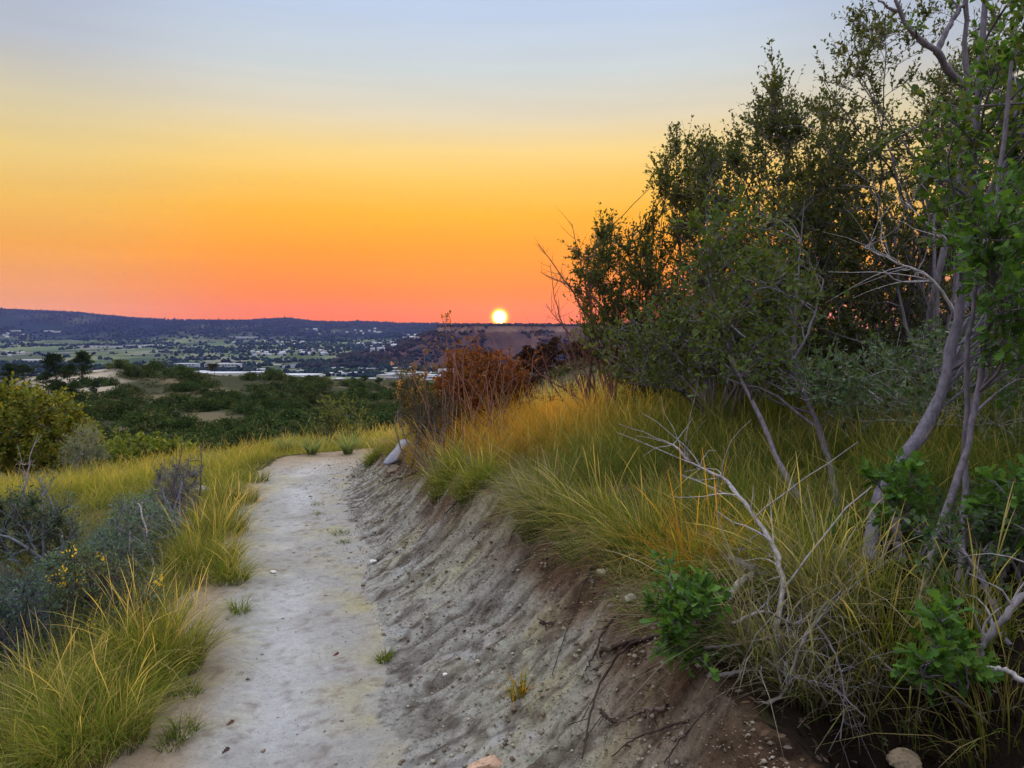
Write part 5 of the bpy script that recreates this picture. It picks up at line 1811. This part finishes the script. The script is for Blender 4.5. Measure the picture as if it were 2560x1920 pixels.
def block(name, label, px0, px1, py, hm, wall, roof, cat='building', depth=None, group=None, windows=0, yaw=0.0, lit=None):
    p = gpv((px0 + px1) / 2, py)
    w = (px1 - px0) / F_PX * p[1]
    dpt = depth or w * .5
    e = empty(name, p)
    e.rotation_euler = (0, 0, yaw)
    tag(e, label, cat, group)
    G = house_mesh(w, dpt, hm, 0, wall, roof)
    V = np.concatenate(G.V)
    W = Geo().add(V[:8], [[[0, 1, 5, 4], [1, 2, 6, 5], [2, 3, 7, 6], [3, 0, 4, 7]]], wall)
    Rf = Geo().add(V[8:], [[[4, 5, 6, 7], [0, 1, 5, 4], [1, 2, 6, 5], [2, 3, 7, 6], [3, 0, 4, 7]]], roof)
    o = W.build('wall', M_PAINT, e)
    o = Rf.build('roof', M_PAINT, e)
    if windows:
        for k in range(windows):
            zc = hm * (k + .55) / windows
            Gw = Geo()
            m = max(3, int(w / 9))
            for i in range(m):
                xc = -w / 2 + w * (i + .5) / m
                hw, hh = w / m * .32, hm / windows * .27
                Gw.add([[xc - hw, -dpt / 2 - .15, zc - hh], [xc + hw, -dpt / 2 - .15, zc - hh], [xc + hw, -dpt / 2 - .15, zc + hh], [xc - hw, -dpt / 2 - .15, zc + hh]], [[[0, 1, 2, 3]]], np.array([.06, .07, .10]))
            Gw.build('windows', M_PAINT, e)
    return e


block('office_building', 'pale blue three storey office block, left of the pair on the valley floor', 442, 494, 921, 14, BLUEW, WHITE, depth=40, windows=3)
block('office_building', 'long pale office block, right of the pair on the valley floor', 518, 600, 921, 13, WHITE, WHITE, depth=40, windows=2)
block('warehouse', 'long white roofed warehouse in front of the office pair', 385, 520, 936, 7, WHITE, WHITE * 1.1, depth=80)
block('warehouse', 'long warehouse, wall yellowed as if lit, behind the lone pine', 500, 612, 941, 9, CREAM * 1.15, WHITE * 1.1, depth=70)  # cream carries the yellowish light falling on the wall
block('warehouse', 'long pale warehouse with the widest front right of the crest', 690, 798, 950, 12, np.array([.62, .62, .52]), WHITE * 1.1, depth=70)  # wall colour brightened and yellowed for the light on it
block('warehouse', 'long low pale building far left beyond the fields', 52, 124, 905, 8, WHITE, WHITE, depth=50)
block('school_building', 'white school like building in the middle of the far valley', 312, 360, 868, 10, BLUEW, WHITE, depth=60, windows=2)
block('school_building', 'cream building attached at the right of the white school like one', 366, 392, 867, 10, CREAM * 1.1, WHITE, depth=50)
block('warehouse', 'long low white building left of the school like one', 200, 300, 868, 6, WHITE, GREYR, depth=50)
block('warehouse', 'long thin white building below the left foot of the wooded rise', 578, 642, 846, 8, WHITE, WHITE, depth=60)
block('warehouse', 'white building pair high on the left slope, the right one', 132, 150, 831, 9, WHITE, WHITE, depth=40)
block('warehouse', 'white building pair high on the left slope, the left one', 114, 130, 830, 8, WHITE, WHITE, depth=40)
block('warehouse', 'white building highest up at the left edge of the valley', 20, 48, 829, 8, WHITE, WHITE, depth=40)
TB = 'low buildings of the near end of the town'
for i in range(46):
    px = g_.uniform(610, 1240)
    py = g_.uniform(918, 962)
    w = g_.uniform(10, 46)
    wa = [WHITE, CREAM, BLUEW, GREYR, BROWNR * 1.5][int(g_.integers(5))]
    p = gpv(px, py)
    if p[1] < 1000:
        continue
    G = house_mesh(w / F_PX * p[1], g_.uniform(18, 50), g_.uniform(5, 9), 0, wa * g_.uniform(.8, 1.1), [WHITE, GREYR, WHITE * 1.1][int(g_.integers(3))])
    o = G.build('commercial_building', M_PAINT)
    o.location = p
    o.rotation_euler = (0, 0, g_.uniform(-.3, .3))
    tag(o, 'low flat roofed building of the town just beyond the crest', 'building', TB)

# valley roads: thin pale sheets draped on the land
for (a0, b0, a1, b1, w_) in [(-60, 893, 330, 874, 12), (560, 908, 900, 905, 12), (-60, 878, 180, 884, 10)]:
    t_ = np.linspace(0, 1, 160)
    A_, B_ = gpv(a0, b0), gpv(a1, b1)
    c_ = A_[None, :2] * (1 - t_[:, None]) + B_[None, :2] * t_[:, None]
    c_[:, 1] += 40 * np.sin(t_ * 7)
    d_ = unit(np.gradient(c_, axis=0))
    nn_ = np.stack([-d_[:, 1], d_[:, 0]], -1) * w_
    l_, r_ = c_ + nn_, c_ - nn_
    zc = np.maximum(np.maximum(Zm(l_[:, 0], l_[:, 1]), Zm(r_[:, 0], r_[:, 1])), Zm(c_[:, 0], c_[:, 1])) + 1.2
    V_ = np.concatenate([np.column_stack([l_, zc]), np.column_stack([r_, zc])])
    q_ = np.array([[i, i + 160, i + 161, i + 1] for i in range(159)])
    o_ = Geo().add(V_, [q_], np.array([.34, .32, .30])).build('road', M_PAINT)
    tag(o_, 'pale road across the valley', None, None, 'structure')

# ------------------------------------------------------------------ haze: one closed box of air round everything
zlo, zhi = float(H.min()) - 1.0, float(H.max() + 25)
x0_, x1_, y0_, y1_ = GX[0] - 50, GX[-1] + 50, GY[0] - 30, GY[-1] + 50
Vh = np.array([[x, y, z] for z in (zlo, zhi) for y in (y0_, y1_) for x in (x0_, x1_)])
Fh = np.array([[0, 2, 3, 1], [4, 5, 7, 6], [0, 1, 5, 4], [2, 6, 7, 3], [0, 4, 6, 2], [1, 3, 7, 5]])
mh, th_, oh = material("haze_air")
pv = N(th_, 'ShaderNodeVolumePrincipled')
pv.inputs['Color'].default_value = (.20, .26, 1.0, 1)
pv.inputs['Absorption Color'].default_value = (1, 1, 1, 1)
pv.inputs['Density'].default_value = 0.34e-4
pv.inputs['Anisotropy'].default_value = 0.35
th_.links.new(pv.outputs[0], oh.inputs['Volume'])
hz_ = make('haze', Vh, [Fh], mh)
tag(hz_, 'blue morning haze over the valley', None, None, 'stuff')
